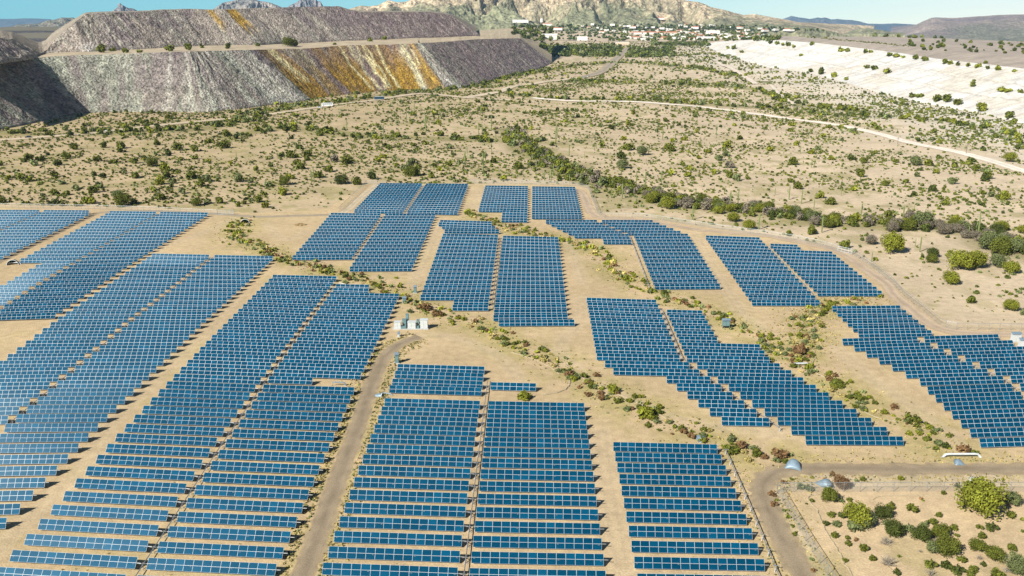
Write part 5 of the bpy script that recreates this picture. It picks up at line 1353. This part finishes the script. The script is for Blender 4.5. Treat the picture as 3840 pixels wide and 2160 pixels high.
for tt, L in SL:
    L = sorted(L); 
    for i, (x, y, h) in enumerate(L):
        g = place(tt(x, y)); hm = h / 2.68333 / px_per_m(g) / CT
        o = link('saguaro', vr.choice(SAG), None, g); o.rotation_euler = (vr.uniform(-.02, .02), vr.uniform(-.02, .02), vr.uniform(0, 6.28)); o.scale = (hm * 1.15 if hm < 8 else hm, hm * 1.15 if hm < 8 else hm, hm)
        size = 'tall' if hm > 8 else ('short' if hm < 5 else 'slender')
        o['label'] = f"{size} green saguaro, {ordinal(i + 1)} from left of those {REGT[tt.__name__]}"; o['category'] = 'cactus'; o['group'] = 'saguaros standing in the desert'

# ------------------------------------------------------------------ air
mb = MB(); mb.box(-30000, -400, -1400, 30000, 48000, 700)
m = bpy.data.materials.new('thin_air'); m.use_nodes = True; nt = m.node_tree; nt.nodes.clear()
outn = nt.nodes.new('ShaderNodeOutputMaterial'); pv = nt.nodes.new('ShaderNodeVolumePrincipled')
pv.inputs['Color'].default_value = (.3, .62, 1, 1); pv.inputs['Density'].default_value = 3.0e-5; pv.inputs['Anisotropy'].default_value = 0
nt.links.new(pv.outputs[0], outn.inputs['Volume']); M['air'] = m
link('haze', mb.mesh('haze', ['air']), kind='stuff')

# ------------------------------------------------------------------ light
SUN_DIR = Vector((.95, .94, -1.0)).normalized()
sun = bpy.data.lights.new('sun', 'SUN'); sun.energy = 5.0; sun.angle = math.radians(.53); sun.color = (1, .95, .86)
so = bpy.data.objects.new('sun', sun); COL.objects.link(so); so.rotation_euler = SUN_DIR.to_track_quat('-Z', 'Y').to_euler()
el = math.asin(-SUN_DIR.z); az = math.atan2(-SUN_DIR.x, -SUN_DIR.y)
wd = bpy.data.worlds.new('World'); SC.world = wd; wd.use_nodes = True; nt = wd.node_tree
bg = nt.nodes['Background']; sky = nt.nodes.new('ShaderNodeTexSky'); sky.sky_type = 'NISHITA'; sky.sun_disc = False
sky.sun_elevation = el; sky.sun_rotation = az; sky.air_density = 1.0; sky.dust_density = .3; sky.ozone_density = 3.0; sky.altitude = 600
tc = nt.nodes.new('ShaderNodeTexCoord'); mp = nt.nodes.new('ShaderNodeMapping'); mp.vector_type = 'POINT'; mp.inputs['Rotation'].default_value = (math.radians(3.5), 0, 0)
nt.links.new(tc.outputs['Generated'], mp.inputs[0]); nt.links.new(mp.outputs[0], sky.inputs[0])
sx = nt.nodes.new('ShaderNodeSeparateXYZ'); nt.links.new(tc.outputs['Generated'], sx.inputs[0])
rp = nt.nodes.new('ShaderNodeValToRGB'); mr = nt.nodes.new('ShaderNodeMapRange'); mr.inputs[1].default_value = -.55; mr.inputs[2].default_value = .55
nt.links.new(sx.outputs[0], mr.inputs[0]); nt.links.new(mr.outputs[0], rp.inputs[0])
rp.color_ramp.elements[0].color = (.95, 2.35, 1.6, 1); rp.color_ramp.elements[1].color = (6.6, 4.3, 2.5, 1)
e = rp.color_ramp.elements.new(.45); e.color = (2.1, 2.9, 1.95, 1)
mx = nt.nodes.new('ShaderNodeMix'); mx.data_type = 'RGBA'; mx.blend_type = 'MULTIPLY'; mx.inputs[0].default_value = 1
nt.links.new(sky.outputs[0], mx.inputs[6])
mz = nt.nodes.new('ShaderNodeMapRange'); mz.inputs[1].default_value = .03; mz.inputs[2].default_value = .22; mz.inputs[3].default_value = 1; mz.inputs[4].default_value = 0
nt.links.new(sx.outputs[2], mz.inputs[0])
hm_ = nt.nodes.new('ShaderNodeMix'); hm_.data_type = 'RGBA'; nt.links.new(mz.outputs[0], hm_.inputs[0]); hm_.inputs[6].default_value = (.75, .8, .8, 1)
nt.links.new(rp.outputs[0], hm_.inputs[7]); nt.links.new(hm_.outputs[2], mx.inputs[7])
nt.links.new(mx.outputs[2], bg.inputs[0]); bg.inputs[1].default_value = .05

# ------------------------------------------------------------------ camera and output
cam = bpy.data.cameras.new('camera'); co = bpy.data.objects.new('camera', cam); COL.objects.link(co)
cam.sensor_width = 36; cam.lens = F_PX / 3840 * 36; cam.clip_start = 1; cam.clip_end = 120000
co.location = (0, 0, CAM_H); co.rotation_euler = (PI / 2 - TH, 0, 0); SC.camera = co
SC.view_settings.view_transform = 'Standard'; SC.view_settings.look = 'None'; SC.view_settings.exposure = .72; SC.view_settings.gamma = 1
SC.render.engine = 'CYCLES'; SC.cycles.use_denoising = True
SC.cycles.max_bounces = 5; SC.cycles.diffuse_bounces = 2; SC.cycles.glossy_bounces = 2; SC.cycles.transparent_max_bounces = 12; SC.cycles.volume_bounces = 0
